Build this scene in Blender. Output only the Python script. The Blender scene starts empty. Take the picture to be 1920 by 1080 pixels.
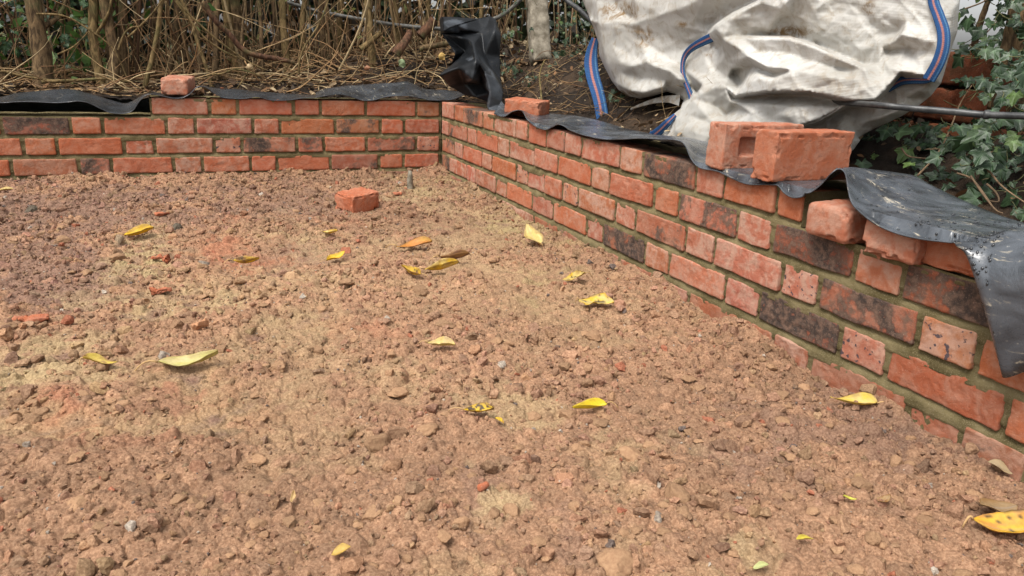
import bpy, bmesh, math, random
import numpy as np
from mathutils import Vector, Matrix

# ------------------------------------------------------------------ scene
scene = bpy.context.scene
COL = scene.collection
random.seed(7)
RNG = np.random.default_rng(7)

# ------------------------------------------------------------------ camera
CAM = np.array([-1.16512, -3.43163, 0.58378])
RIGHT = np.array([0.91469046, -0.40182895, 0.04329959])
UP = np.array([0.08260482, 0.29075096, 0.95322627])
RIGHT /= np.linalg.norm(RIGHT)
UP = UP - RIGHT * (UP @ RIGHT); UP /= np.linalg.norm(UP)
FWD = -np.cross(RIGHT, UP)
FPX = 1430.7
cam_data = bpy.data.cameras.new('camera')
cam = bpy.data.objects.new('camera', cam_data)
COL.objects.link(cam)
cam.matrix_world = Matrix(((RIGHT[0], UP[0], -FWD[0], CAM[0]), (RIGHT[1], UP[1], -FWD[1], CAM[1]),
                           (RIGHT[2], UP[2], -FWD[2], CAM[2]), (0, 0, 0, 1)))
cam_data.sensor_width = 36.0
cam_data.lens = 36.0 * FPX / 1920.0
cam_data.clip_start = 0.02
cam_data.clip_end = 600.0
scene.camera = cam

# ------------------------------------------------------------------ daylight
SUN_EL, SUN_AZ = math.radians(60), math.radians(246)      # overcast: wide soft sun, behind the camera
world = bpy.data.worlds.new("World"); scene.world = world
world.use_nodes = True
wn = world.node_tree
wbg = wn.nodes['Background']
sky = wn.nodes.new('ShaderNodeTexSky'); sky.sky_type = 'NISHITA'; sky.sun_disc = False
sky.sun_elevation = SUN_EL; sky.sun_rotation = SUN_AZ
sky.dust_density = 4.0; sky.air_density = 1.0
hs = wn.nodes.new('ShaderNodeHueSaturation'); hs.inputs['Saturation'].default_value = 0.16
wn.links.new(sky.outputs[0], hs.inputs['Color'])
wn.links.new(hs.outputs[0], wbg.inputs['Color'])
wbg.inputs['Strength'].default_value = 0.14
sl = bpy.data.lights.new('sun', 'SUN'); sl.energy = 1.5; sl.angle = math.radians(17); sl.color = (1.0, 0.95, 0.88)
sun = bpy.data.objects.new('sun', sl); COL.objects.link(sun)
sd = Vector((math.sin(SUN_AZ) * math.cos(SUN_EL), math.cos(SUN_AZ) * math.cos(SUN_EL), math.sin(SUN_EL)))
sun.rotation_euler = sd.to_track_quat('Z', 'Y').to_euler()
sun.location = (0, -6, 8)
scene.view_settings.view_transform = 'Standard'
scene.view_settings.look = 'None'
scene.view_settings.exposure = 0.93
scene.view_settings.gamma = 1.0
scene.render.engine = 'CYCLES'
scene.cycles.max_bounces = 6
scene.cycles.use_denoising = True

# ------------------------------------------------------------------ picture measurements -> places in the world
def ray(x, y):
    d = FWD + RIGHT * (x - 960) / FPX - UP * (y - 540) / FPX
    return d
def ux(x, y, X):            # on the plane x = X
    d = ray(x, y); return CAM + d * ((X - CAM[0]) / d[0])
def uy(x, y, Y):
    d = ray(x, y); return CAM + d * ((Y - CAM[1]) / d[1])
def uz(x, y, Z):
    d = ray(x, y); return CAM + d * ((Z - CAM[2]) / d[2])
def ud(x, y, D):            # at distance D along the view axis
    return CAM + ray(x, y) * D

# ------------------------------------------------------------------ noise
def _h(i, j, k, s):
    n = (i.astype(np.uint32) * np.uint32(374761393) + j.astype(np.uint32) * np.uint32(668265263)
         + k.astype(np.uint32) * np.uint32(2147483647 & 1274126177) + np.uint32((s * 7919 + 13) & 0xffffffff))
    n = (n ^ (n >> np.uint32(13))) * np.uint32(1274126177)
    n = (n ^ (n >> np.uint32(15))) * np.uint32(2246822519)
    return ((n ^ (n >> np.uint32(16))) & np.uint32(0xffffff)).astype(np.float64) / 16777215.0
def vn(P, s=0):             # smooth value noise, -1..1, on (n,3) points
    F = np.floor(P); f = P - F; I = F.astype(np.int64)
    w = f * f * f * (f * (f * 6 - 15) + 10)
    r = 0
    for a in (0, 1):
        wa = w[:, 0] if a else 1 - w[:, 0]
        for b in (0, 1):
            wb = w[:, 1] if b else 1 - w[:, 1]
            for c in (0, 1):
                wc = w[:, 2] if c else 1 - w[:, 2]
                r = r + wa * wb * wc * _h(I[:, 0] + a, I[:, 1] + b, I[:, 2] + c, s)
    return r * 2 - 1
def fbm(P, s=0, o=3, g=0.5):
    r = 0; a = 1.0; t = 0
    for i in range(o):
        r = r + a * vn(P * (2.03 ** i) + 17.3 * i, s + i); t += a; a *= g
    return r / t
def ridged(P, s=0, o=2):
    r = 0; a = 1.0; t = 0
    for i in range(o):
        r = r + a * (1 - 2 * np.abs(vn(P * (2.1 ** i) + 9.1 * i, s + i))); t += a; a *= 0.5
    return r / t
def _cub(c, m):
    n = len(c); W = np.zeros((n, m)); i = np.floor(c).astype(int); f = c - i
    w = [(1 - f) ** 3 / 6, (3 * f ** 3 - 6 * f ** 2 + 4) / 6, (-3 * f ** 3 + 3 * f ** 2 + 3 * f + 1) / 6, f ** 3 / 6]
    for q in range(4):
        np.add.at(W, (np.arange(n), np.clip(i - 1 + q, 0, m - 1)), w[q])
    return W
def gnoise(xs, ys, cell, s):     # noise on a rectilinear grid, unit variance
    cx = (xs - xs.min()) / cell + 1.5; cy = (ys - ys.min()) / cell + 1.5
    mx = int(cx.max()) + 4; my = int(cy.max()) + 4
    L = np.random.default_rng(s).normal(size=(my, mx))
    return (_cub(cy, my) @ L @ _cub(cx, mx).T) / 0.48
def worley(X, Y, cell, s):       # F1, F2 (in cells) and cell random
    gx = X / cell; gy = Y / cell
    ix = np.floor(gx).astype(np.int64); iy = np.floor(gy).astype(np.int64)
    f1 = np.full(X.shape, 9.0); f2 = np.full(X.shape, 9.0); rid = np.zeros(X.shape)
    z = np.zeros_like(ix)
    for a in (-1, 0, 1):
        for b in (-1, 0, 1):
            jx = ix + a; jy = iy + b
            px = jx + 0.1 + 0.8 * _h(jx, jy, z, s); py = jy + 0.1 + 0.8 * _h(jx, jy, z, s + 1)
            d = np.hypot(px - gx, py - gy)
            r = _h(jx, jy, z, s + 2)
            m = d < f1
            f2 = np.where(m, f1, np.minimum(f2, d)); rid = np.where(m, r, rid); f1 = np.where(m, d, f1)
    return f1, f2, rid
def sstep(a, b, x):
    t = np.clip((x - a) / (b - a), 0, 1); return t * t * (3 - 2 * t)

# ------------------------------------------------------------------ mesh helpers
def mk(name, V, F, mat, parent=None, origin=None, cols=None, floats=None, smooth=True, label=None, cat=None, group=None, kind=None, link=True):
    V = np.asarray(V, dtype=np.float64)
    if origin is not None:
        V = V - np.asarray(origin)
    me = bpy.data.meshes.new(name)
    F = [np.asarray(f, dtype=np.int32) for f in (F if isinstance(F, list) else [F])]
    F = [f for f in F if len(f)]
    nl = sum(f.size for f in F); nf = sum(len(f) for f in F)
    me.vertices.add(len(V)); me.loops.add(nl); me.polygons.add(nf)
    me.vertices.foreach_set('co', V.astype(np.float32).ravel())
    me.loops.foreach_set('vertex_index', np.concatenate([f.ravel() for f in F]))
    tot = np.concatenate([np.full(len(f), f.shape[1], dtype=np.int32) for f in F])
    st = np.concatenate([[0], np.cumsum(tot)[:-1]]).astype(np.int32)
    me.polygons.foreach_set('loop_start', st)
    me.polygons.foreach_set('use_smooth', np.full(nf, smooth))
    me.update(calc_edges=True)
    if cols is not None:
        a = me.attributes.new('col', 'FLOAT_COLOR', 'POINT')
        c = np.ones((len(V), 4), dtype=np.float32); c[:, :3] = cols
        a.data.foreach_set('color', c.ravel())
    for k, v in (floats or {}).items():
        a = me.attributes.new(k, 'FLOAT', 'POINT'); a.data.foreach_set('value', np.asarray(v, dtype=np.float32))
    me.materials.append(mat)
    o = bpy.data.objects.new(name, me)
    if origin is not None: o.location = origin
    if parent is not None: o.parent = parent
    if link: COL.objects.link(o)
    tag(o, label, cat, group, kind)
    return o
def tag(o, label=None, cat=None, group=None, kind=None):
    if label: o['label'] = label
    if cat: o['category'] = cat
    if group: o['group'] = group
    if kind: o['kind'] = kind
    return o
def empty(name, loc, label, cat, group=None):
    o = bpy.data.objects.new(name, None); o.location = loc; o.empty_display_size = 0.05
    COL.objects.link(o); tag(o, label, cat, group); return o
class MB:
    """collects vertices, faces and colours for one mesh"""
    def __init__(s): s.V = []; s.Q = []; s.T = []; s.C = []; s.n = 0; s.A = {}
    def add(s, V, Q=None, T=None, c=None, **fl):
        V = np.asarray(V, float); s.V.append(V)
        if Q is not None and len(Q): s.Q.append(np.asarray(Q) + s.n)
        if T is not None and len(T): s.T.append(np.asarray(T) + s.n)
        if c is not None:
            c = np.asarray(c, float); s.C.append(np.broadcast_to(c, (len(V), 3)))
        for k, v in fl.items(): s.A.setdefault(k, []).append(np.broadcast_to(np.asarray(v, float), (len(V),)))
        s.n += len(V)
    def build(s, name, mat, **kw):
        F = []
        if s.Q: F.append(np.concatenate(s.Q))
        if s.T: F.append(np.concatenate(s.T))
        return mk(name, np.concatenate(s.V), F, mat, cols=np.concatenate(s.C) if s.C else None,
                  floats={k: np.concatenate(v) for k, v in s.A.items()}, **kw)
def gridq(nr, nc, flip=False):
    i = np.arange(nr * nc).reshape(nr, nc)
    q = np.stack([i[:-1, :-1], i[:-1, 1:], i[1:, 1:], i[1:, :-1]], -1).reshape(-1, 4)
    return q[:, ::-1] if flip else q
def catmull(P, n, ts=None):
    P = np.asarray(P, float); m = len(P)
    t = np.linspace(0, m - 1, n) if ts is None else ts
    i = np.clip(np.floor(t).astype(int), 0, m - 2); f = (t - i)[:, None]
    g = lambda k: P[np.clip(k, 0, m - 1)]
    a, b, c, d = g(i - 1), g(i), g(i + 1), g(i + 2)
    return 0.5 * (2 * b + (c - a) * f + (2 * a - 5 * b + 4 * c - d) * f ** 2 + (3 * b - a - 3 * c + d) * f ** 3)
def tube(P, R, seg=6, cap=True, wob=0.0, s=0):
    P = np.asarray(P, float); n = len(P); R = np.broadcast_to(np.asarray(R, float), (n,))
    T = np.gradient(P, axis=0); T /= np.linalg.norm(T, axis=1)[:, None] + 1e-9
    ref = np.array([0, 0, 1.0]) if abs(T[n // 2, 2]) < 0.8 else np.array([1.0, 0, 0])
    A = np.cross(T, ref); A /= np.linalg.norm(A, axis=1)[:, None] + 1e-9
    B = np.cross(T, A)
    an = np.arange(seg) * 2 * math.pi / seg
    V = P[:, None, :] + R[:, None, None] * (np.cos(an)[None, :, None] * A[:, None, :] + np.sin(an)[None, :, None] * B[:, None, :])
    if wob:
        nz = fbm(V.reshape(-1, 3) * (0.6 / max(R.mean(), 1e-4)), s, 2).reshape(n, seg)
        V = P[:, None, :] + (V - P[:, None, :]) * (1 + wob * nz)[:, :, None]
    V = V.reshape(-1, 3)
    i = np.arange(n - 1)[:, None] * seg + np.arange(seg)[None, :]
    j = np.arange(n - 1)[:, None] * seg + (np.arange(seg)[None, :] + 1) % seg
    Q = np.stack([i, i + seg, j + seg, j], -1).reshape(-1, 4)
    Tt = []
    if cap:
        V = np.concatenate([V, P[:1], P[-1:]]); c0 = n * seg; c1 = c0 + 1
        for k in range(seg):
            Tt.append((c0, k, (k + 1) % seg)); Tt.append((c1, (n - 1) * seg + (k + 1) % seg, (n - 1) * seg + k))
    return V, Q, np.array(Tt, int).reshape(-1, 3)
def solid_grid(P, nr, nc, th):
    """a sheet of real thickness from a grid of points"""
    P = np.asarray(P, float).reshape(nr, nc, 3)
    du = np.gradient(P, axis=1); dv = np.gradient(P, axis=0)
    N = np.cross(du, dv); N /= np.linalg.norm(N, axis=2)[:, :, None] + 1e-9
    A = (P + N * th / 2).reshape(-1, 3); B = (P - N * th / 2).reshape(-1, 3)
    n = nr * nc; i = np.arange(n).reshape(nr, nc)
    Q = [gridq(nr, nc), gridq(nr, nc, True) + n]
    for e, fl in ((i[0], 0), (i[-1], 1), (i[:, 0], 1), (i[:, -1], 0)):
        q = np.stack([e[:-1], e[:-1] + n, e[1:] + n, e[1:]], -1); Q.append(q[:, ::-1] if fl else q)
    return np.concatenate([A, B]), np.concatenate(Q)
def box_grid(xa, ya, za):
    nx, ny, nz = len(xa), len(ya), len(za)
    m = np.zeros((nx, ny, nz), bool)
    m[0] = m[-1] = True; m[:, 0] = m[:, -1] = True; m[:, :, 0] = m[:, :, -1] = True
    idx = -np.ones((nx, ny, nz), int); idx[m] = np.arange(m.sum())
    G = np.stack(np.meshgrid(xa, ya, za, indexing='ij'), -1)[m]
    Q = []
    def f(a, fl):
        q = np.stack([a[:-1, :-1], a[1:, :-1], a[1:, 1:], a[:-1, 1:]], -1).reshape(-1, 4); Q.append(q[:, ::-1] if fl else q)
    f(idx[0], 1); f(idx[-1], 0); f(idx[:, 0], 0); f(idx[:, -1], 1); f(idx[:, :, 0], 1); f(idx[:, :, -1], 0)
    return G, np.concatenate(Q)

# ------------------------------------------------------------------ materials
class Mat:
    def __init__(s, name, rough=0.8, spec=0.3):
        s.m = bpy.data.materials.new(name); s.m.use_nodes = True; s.t = s.m.node_tree
        s.b = s.t.nodes['Principled BSDF']; s.b.inputs['Roughness'].default_value = rough
        s.b.inputs['Specular IOR Level'].default_value = spec
        s.tc = s.t.nodes.new('ShaderNodeTexCoord')
    def n(s, ty, **kw):
        q = s.t.nodes.new(ty)
        for k, v in kw.items():
            if k.startswith('i_'):
                q.inputs[k[2:].replace('_', ' ')].default_value = v
            else: setattr(q, k, v)
        return q
    def l(s, a, b): s.t.links.new(a, b)
    def noise(s, scale, detail=4, rough=0.55, dist=0.0, vec=None):
        q = s.n('ShaderNodeTexNoise', i_Scale=scale, i_Detail=detail, i_Roughness=rough, i_Distortion=dist)
        s.l(vec if vec is not None else s.tc.outputs['Object'], q.inputs['Vector']); return q.outputs['Fac']
    def vor(s, scale, feature='F1', vec=None, rnd=1.0):
        q = s.n('ShaderNodeTexVoronoi', feature=feature, i_Scale=scale, i_Randomness=rnd)
        s.l(vec if vec is not None else s.tc.outputs['Object'], q.inputs['Vector']); return q.outputs['Distance']
    def ramp(s, f, a, b, inv=False):
        q = s.n('ShaderNodeMapRange'); q.interpolation_type = 'SMOOTHSTEP'
        q.inputs['From Min'].default_value = a; q.inputs['From Max'].default_value = b
        if inv: q.inputs['To Min'].default_value = 1; q.inputs['To Max'].default_value = 0
        s.l(f, q.inputs['Value']); return q.outputs[0]
    def math(s, op, a, b=0.5):
        q = s.n('ShaderNodeMath', operation=op)
        for i, v in enumerate((a, b)):
            if isinstance(v, (int, float)): q.inputs[i].default_value = v
            else: s.l(v, q.inputs[i])
        return q.outputs[0]
    def mix(s, f, a, b, mode='MIX'):
        q = s.n('ShaderNodeMix', data_type='RGBA', blend_type=mode)
        for k, v in ((0, f), (6, a), (7, b)):
            if isinstance(v, (int, float)): q.inputs[k].default_value = v
            elif isinstance(v, tuple): q.inputs[k].default_value = (*v, 1)
            else: s.l(v, q.inputs[k])
        return q.outputs[2]
    def attr(s, name, fac=False):
        q = s.n('ShaderNodeAttribute', attribute_name=name); return q.outputs['Fac' if fac else 'Color']
    def color(s, c):
        if isinstance(c, tuple): s.b.inputs['Base Color'].default_value = (*c, 1)
        else: s.l(c, s.b.inputs['Base Color'])
        return s
    def rough(s, r): s.l(r, s.b.inputs['Roughness']); return s
    def bump(s, h, dist, strength=1.0):
        q = s.n('ShaderNodeBump', i_Strength=strength, i_Distance=dist); s.l(h, q.inputs['Height'])
        if s.b.inputs['Normal'].is_linked: s.l(s.b.inputs['Normal'].links[0].from_socket, q.inputs['Normal'])
        s.l(q.outputs[0], s.b.inputs['Normal']); return s
    def trans(s, c, w):     # thin leaf / cloth: part of the light passes through
        tr = s.n('ShaderNodeBsdfTranslucent'); mx = s.n('ShaderNodeMixShader'); mx.inputs[0].default_value = w
        if isinstance(c, tuple): tr.inputs[0].default_value = (*c, 1)
        else: s.l(c, tr.inputs[0])
        out = s.t.nodes['Material Output']
        s.l(s.b.outputs[0], mx.inputs[1]); s.l(tr.outputs[0], mx.inputs[2]); s.l(mx.outputs[0], out.inputs['Surface']); return s

def m_soil():
    m = Mat('soil', 0.95, 0.15); c = m.attr('col')
    c = m.mix(m.ramp(m.noise(260, 5, 0.65), 0.35, 0.7), m.mix(0.5, c, (0.085, 0.045, 0.03)), m.mix(0.18, c, (0.55, 0.40, 0.27)))
    gr = m.ramp(m.vor(190), 0.0, 0.16, True); sel = m.ramp(m.noise(75, 2), 0.60, 0.68)
    c = m.mix(m.math('MULTIPLY', gr, m.math('MULTIPLY', sel, 0.7)), c, m.mix(m.ramp(m.noise(300, 1), .45, .55), (0.09, 0.08, 0.085), (0.55, 0.48, 0.40)))
    m.color(c); m.bump(m.noise(420, 3, 0.6), 0.0014, 0.8); return m.m
def m_clod(tint):
    m = Mat('clod', 0.95, 0.15)
    oi = m.n('ShaderNodeObjectInfo')
    c = m.mix(oi.outputs['Random'], tuple(t * 0.72 for t in tint), tuple(min(1, t * 1.12) for t in tint))
    c = m.mix(m.ramp(m.noise(5, 6, 0.7), 0.35, 0.7), m.mix(0.3, c, (0.12, 0.07, 0.05)), m.mix(0.2, c, (0.45, 0.33, 0.2)))
    m.color(c); return m.m
def m_brick(name='brick'):
    m = Mat(name, 0.85, 0.2); c = m.attr('col')
    p = m.tc.outputs['Object']
    n1 = m.noise(22, 5, 0.6, 0.6); n2 = m.noise(60, 5, 0.65); n3 = m.noise(9, 3, 0.5, 0.8)
    c = m.mix(m.ramp(n1, 0.35, 0.7), m.mix(0.35, c, (0.30, 0.066, 0.028)), c)
    bl = m.math('MULTIPLY', m.ramp(m.math('ADD', m.math('MULTIPLY', n1, 0.6), m.math('MULTIPLY', n2, 0.4)), 0.40, 0.62), m.attr('bloom', True))
    c = m.mix(bl, c, (0.42, 0.25, 0.18))
    bu = m.attr('burnt', True)
    bm = m.ramp(m.math('SUBTRACT', m.math('ADD', m.math('MULTIPLY', n3, 0.62), m.math('MULTIPLY', n2, 0.38)), m.math('SUBTRACT', 0.80, m.math('MULTIPLY', bu, 0.385))), 0.0, 0.10)
    c = m.mix(m.math('MULTIPLY', bm, m.ramp(bu, 0.0, 0.2)), c, m.mix(m.ramp(n2, .4, .65), (0.050, 0.037, 0.031), (0.155, 0.096, 0.068)))
    sp = m.math('MULTIPLY', m.ramp(m.noise(75, 2, 0.5), 0.60, 0.66), m.attr('spot', True))
    c = m.mix(sp, c, (0.075, 0.055, 0.06))
    c = m.mix(m.ramp(m.noise(420, 3), 0.60, 0.75), c, m.mix(0.4, c, (0.5, 0.34, 0.26)))
    m.color(c); m.bump(m.noise(150, 6, 0.72), 0.0022); m.bump(m.noise(45, 3, 0.6, 2.5), 0.0014, 0.7); m.bump(m.noise(700, 3, 0.7), 0.0008); return m.m
def m_mortar():
    m = Mat('mortar', 0.95, 0.1)
    c = m.mix(m.ramp(m.noise(14, 4), 0.35, 0.7), (0.098, 0.078, 0.034), (0.205, 0.166, 0.084))
    c = m.mix(m.ramp(m.noise(500, 3), 0.5, 0.8), c, (0.27, 0.22, 0.14))
    m.color(c); m.bump(m.noise(200, 6, 0.8), 0.0038); return m.m
def m_membrane(spec=0.6, ro=0.17):
    m = Mat('membrane', 0.36, spec)
    n1 = m.noise(7, 5, 0.6, 0.5); n2 = m.noise(45, 5, 0.7, 1.5)
    ms = m.attr('mud', True)
    mp = m.n('ShaderNodeMapping'); mp.inputs['Scale'].default_value = (1.0, 0.28, 1.0); mp.inputs['Rotation'].default_value = (0, 0, 0.5)
    m.l(m.tc.outputs['Object'], mp.inputs[0])
    n4 = m.noise(55, 6, 0.72, 1.2, mp.outputs[0])
    c = m.mix(m.ramp(n1, 0.3, 0.75), (0.006, 0.007, 0.008), (0.016, 0.018, 0.021))
    c = m.mix(m.math('MULTIPLY', m.attr('dust_sheen', True), m.ramp(m.noise(11, 3, 0.55, 1.0), 0.2, 0.75)), c, (0.105, 0.118, 0.135))  # grey-blue sky sheen painted into the flat sheets, plus dust on the crumpled strip
    fleck = m.math('MULTIPLY', m.ramp(n4, 0.57, 0.71), m.math('MULTIPLY', ms, m.ramp(n1, 0.42, 0.55)))
    c = m.mix(fleck, c, (0.52, 0.45, 0.33))
    c = m.mix(m.math('MULTIPLY', m.ramp(m.noise(120, 2), 0.72, 0.76), m.math('MULTIPLY', ms, 0.35)), c, (0.45, 0.42, 0.36))
    m.color(c); m.rough(m.math('ADD', m.math('MULTIPLY', n2, 0.22), m.math('ADD', ro, m.math('MULTIPLY', fleck, 0.4))))
    m.bump(n1, 0.010, 0.6); m.bump(n2, 0.0008, 0.5); return m.m
def m_bag():
    m = Mat('bag_cloth', 0.62, 0.35)
    n1 = m.noise(5, 6, 0.6, 0.4); n2 = m.noise(30, 6, 0.7, 0.8); n3 = m.noise(110, 4, 0.7)
    c = m.mix(m.ramp(n1, 0.3, 0.7), (0.37, 0.355, 0.32), (0.53, 0.52, 0.49))
    c = m.mix(m.math('MULTIPLY', m.ramp(n2, 0.45, 0.70), 0.7), c, (0.29, 0.24, 0.175))
    c = m.mix(m.math('MULTIPLY', m.ramp(n3, 0.62, 0.74), m.ramp(n1, 0.45, 0.6)), c, (0.22, 0.16, 0.09))
    c = m.mix(m.math('MULTIPLY', m.attr('stain', True), m.ramp(n2, 0.38, 0.62)), c, (0.20, 0.125, 0.055))
    m.color(c)
    w1 = m.n('ShaderNodeTexWave', i_Scale=95.0, i_Distortion=0.6, i_Detail=1.0); w1.bands_direction = 'Z'; m.l(m.tc.outputs['Object'], w1.inputs['Vector'])
    w2 = m.n('ShaderNodeTexWave', i_Scale=95.0, i_Distortion=0.6, i_Detail=1.0); w2.bands_direction = 'Y'; m.l(m.tc.outputs['Object'], w2.inputs['Vector'])
    m.bump(m.math('ADD', w1.outputs['Fac'], w2.outputs['Fac']), 0.0007, 0.5)
    m.bump(n2, 0.002, 0.5)
    m.trans(c, 0.05); return m.m
def m_vcol(name, rough=0.75, spec=0.3, bscale=60, bdist=0.002, trans=0.0, vary=0.35):
    m = Mat(name, rough, spec); c = m.attr('col')
    c = m.mix(m.ramp(m.noise(bscale, 4, 0.65), 0.3, 0.72), m.mix(vary, c, (0.03, 0.025, 0.02)), c)
    m.color(c)
    if bdist: m.bump(m.noise(bscale * 2, 5, 0.65), bdist)
    if trans: m.trans(c, trans)
    return m.m
def m_bark(name, a, b):
    m = Mat(name, 0.9, 0.15)
    mp = m.n('ShaderNodeMapping'); mp.inputs['Scale'].default_value = (1, 1, 0.3); m.l(m.tc.outputs['Object'], mp.inputs[0])
    n = m.noise(60, 6, 0.68, 0.8, mp.outputs[0]); g = m.noise(9, 4)
    c = m.mix(m.ramp(n, 0.35, 0.68), a, b); c = m.mix(m.math('MULTIPLY', m.ramp(g, 0.5, 0.7), 0.5), c, (0.10, 0.115, 0.045))
    m.color(c); m.bump(n, 0.006); return m.m
def m_plain(name, a, b, scale, rough=0.6, spec=0.4, bdist=0.0):
    m = Mat(name, rough, spec); n = m.noise(scale, 5, 0.65); m.color(m.mix(m.ramp(n, 0.32, 0.7), a, b))
    if bdist: m.bump(n, bdist)
    return m.m
M = dict(soil=m_soil(), clod=m_clod((0.295, 0.168, 0.09)), brick=m_brick(), mortar=m_mortar(), membrane=m_membrane(), bag=m_bag(), membrane_dull=m_membrane(0.22, 0.30),
         strap=m_vcol('strap_webbing', 0.8, 0.2, 220, 0.0015, 0, 0.25), leaf=m_vcol('fallen_leaf', 0.5, 0.4, 160, 0.0008, 0.25, 0.12),
         ivy=m_vcol('ivy_leaf', 0.42, 0.45, 60, 0.001, 0.15, 0.25), hedge=m_vcol('hedge_leaf', 0.55, 0.35, 20, 0.0, 0.25, 0.2),
         twig=m_vcol('twig', 0.85, 0.2, 45, 0.002, 0, 0.4), litter=m_vcol('litter', 0.85, 0.15, 70, 0.001, 0.1, 0.35),
         bank=m_vcol('bank_soil', 0.95, 0.12, 40, 0.012, 0, 0.55), bark=m_bark('bark', (0.036, 0.023, 0.012), (0.165, 0.108, 0.055)),
         bark_ochre=m_bark('bark_ochre', (0.055, 0.037, 0.015), (0.225, 0.155, 0.07)), root=m_bark('root_bark', (0.04, 0.022, 0.014), (0.15, 0.075, 0.043)),
         pipe=m_plain('pipe', (0.012, 0.013, 0.014), (0.06, 0.06, 0.058), 40, 0.42, 0.5, 0.0006),
         cable=m_plain('cable', (0.05, 0.05, 0.045), (0.15, 0.145, 0.125), 30, 0.5, 0.4, 0.0006),
         post=m_plain('weathered_post', (0.13, 0.11, 0.08), (0.30, 0.265, 0.205), 28, 0.9, 0.15, 0.004),
         drop=m_plain('water_drop', (0.02, 0.022, 0.025), (0.03, 0.032, 0.036), 10, 0.04, 0.6),
         stalk=m_plain('leaf_stalk', (0.36, 0.22, 0.10), (0.5, 0.33, 0.15), 90, 0.7, 0.2),
         wood=m_plain('cut_wood', (0.38, 0.26, 0.14), (0.58, 0.43, 0.26), 60, 0.85, 0.15, 0.002),
         stone=m_plain('grey_stone', (0.09, 0.075, 0.05), (0.2, 0.16, 0.12), 50, 0.9, 0.2, 0.003))

# ================================================================== the soil floor
G = 0.0786; TOPZ = 0.335
def spaced(a, b, ha, hb):
    out = [a]
    while out[-1] < b:
        t = (out[-1] - a) / (b - a); out.append(out[-1] + ha + (hb - ha) * t)
    return np.array(out)
def outer(x0, sgn, n, h, k):
    d = h * (k ** np.arange(1, n + 1) - 1) / (k - 1); return x0 + sgn * d
xs = spaced(-2.05, 0.012, 0.0024, 0.0019); xs = np.concatenate([outer(-2.05, -1, 46, 0.006, 1.10)[::-1], xs])
ys = spaced(-3.15, 0.012, 0.0016, 0.0040); ys = np.concatenate([outer(-3.15, -1, 40, 0.005, 1.09)[::-1], ys])
GX, GY = np.meshgrid(xs, ys)
def patch(cx, cy, rx, ry, z=0.0):        # an elliptical area of the floor seen at a picture position
    c = uz(cx, cy, z); a = uz(cx + rx, cy, z); b = uz(cx, cy - ry, z)
    A = np.array([[a[0] - c[0], b[0] - c[0]], [a[1] - c[1], b[1] - c[1]]]); Ai = np.linalg.inv(A)
    dx = GX - c[0]; dy = GY - c[1]
    return np.hypot(Ai[0, 0] * dx + Ai[0, 1] * dy, Ai[1, 0] * dx + Ai[1, 1] * dy)
nA = gnoise(xs, ys, 0.5, 1); nB = gnoise(xs, ys, 0.16, 2); nC = gnoise(xs, ys, 0.06, 3); nD = gnoise(xs, ys, 0.022, 4); nE = gnoise(xs, ys, 0.009, 5)
warp = 0.30 * nB + 0.38 * nC + 0.36 * nD + 0.16 * nE
def soft(lst, edge=0.38):
    r = np.zeros_like(GX)
    for q in lst:
        w = q[4] if len(q) > 4 else 1.0
        r = np.maximum(r, w * sstep(1.0 + edge, 1.0 - edge, patch(*q[:4]) + warp))
    return r
loose = np.maximum(0.42 + 0.10 * nB + 0.08 * nC, soft([(60, 470, 260, 110), (300, 360, 420, 38), (700, 345, 200, 26, .8), (1010, 395, 70, 30), (1230, 560, 90, 40), (1450, 690, 130, 60), (1700, 840, 160, 70), (1560, 790, 220, 90, .6),
              (400, 1000, 420, 120, .7), (1300, 940, 420, 130, .55), (880, 610, 330, 70, .6), (1250, 820, 230, 60, .8), (60, 640, 120, 40, .5), (780, 840, 330, 70, .6)]))
sand = soft([(280, 470, 60, 42), (120, 660, 190, 55), (370, 570, 150, 40, .9), (560, 530, 210, 26, .6), (500, 620, 160, 60, .5), (880, 370, 160, 28, .7), (1000, 430, 130, 45, .5), (960, 740, 110, 45, .95), (840, 470, 160, 40, .55),
             (1160, 840, 120, 60, .6), (950, 920, 50, 26, .8), (1420, 980, 40, 28, .8), (1340, 1060, 60, 22, .9), (760, 690, 130, 36, .5), (590, 800, 120, 30, .4), (940, 545, 200, 40, .35), (540, 450, 200, 30, .6), (1100, 560, 150, 60, .35), (1180, 990, 60, 60, .4), (880, 1050, 60, 26, .5)])
redd = soft([(430, 465, 90, 40), (110, 725, 70, 26, .8), (640, 420, 60, 16, .6), (60, 600, 80, 14, .7), (330, 700, 120, 30, .4), (290, 770, 150, 40, .3), (700, 610, 60, 16, .5)])
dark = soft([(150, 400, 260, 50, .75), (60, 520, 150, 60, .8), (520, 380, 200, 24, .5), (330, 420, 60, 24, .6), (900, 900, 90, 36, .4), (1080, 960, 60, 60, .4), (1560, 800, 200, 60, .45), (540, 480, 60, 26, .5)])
moss = soft([(870, 345, 90, 14, .5), (1050, 460, 60, 36, .7), (980, 410, 60, 20, .5), (270, 500, 50, 20, .5)])
heap = 0.016 * np.exp(-np.abs(GX) / 0.05) + 0.010 * np.exp(-np.abs(GY) / 0.06)
Z = 0.012 - 0.005 * np.clip(loose - 0.4, 0, 1) + 0.0145 * GY + 0.006 * nA + 0.0045 * nB + heap * (1 + 0.5 * nC)
Z += 0.0022 * nC + 0.0011 * nD * (0.6 + loose) + 0.00045 * nE
tone = np.zeros_like(GX)
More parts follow.
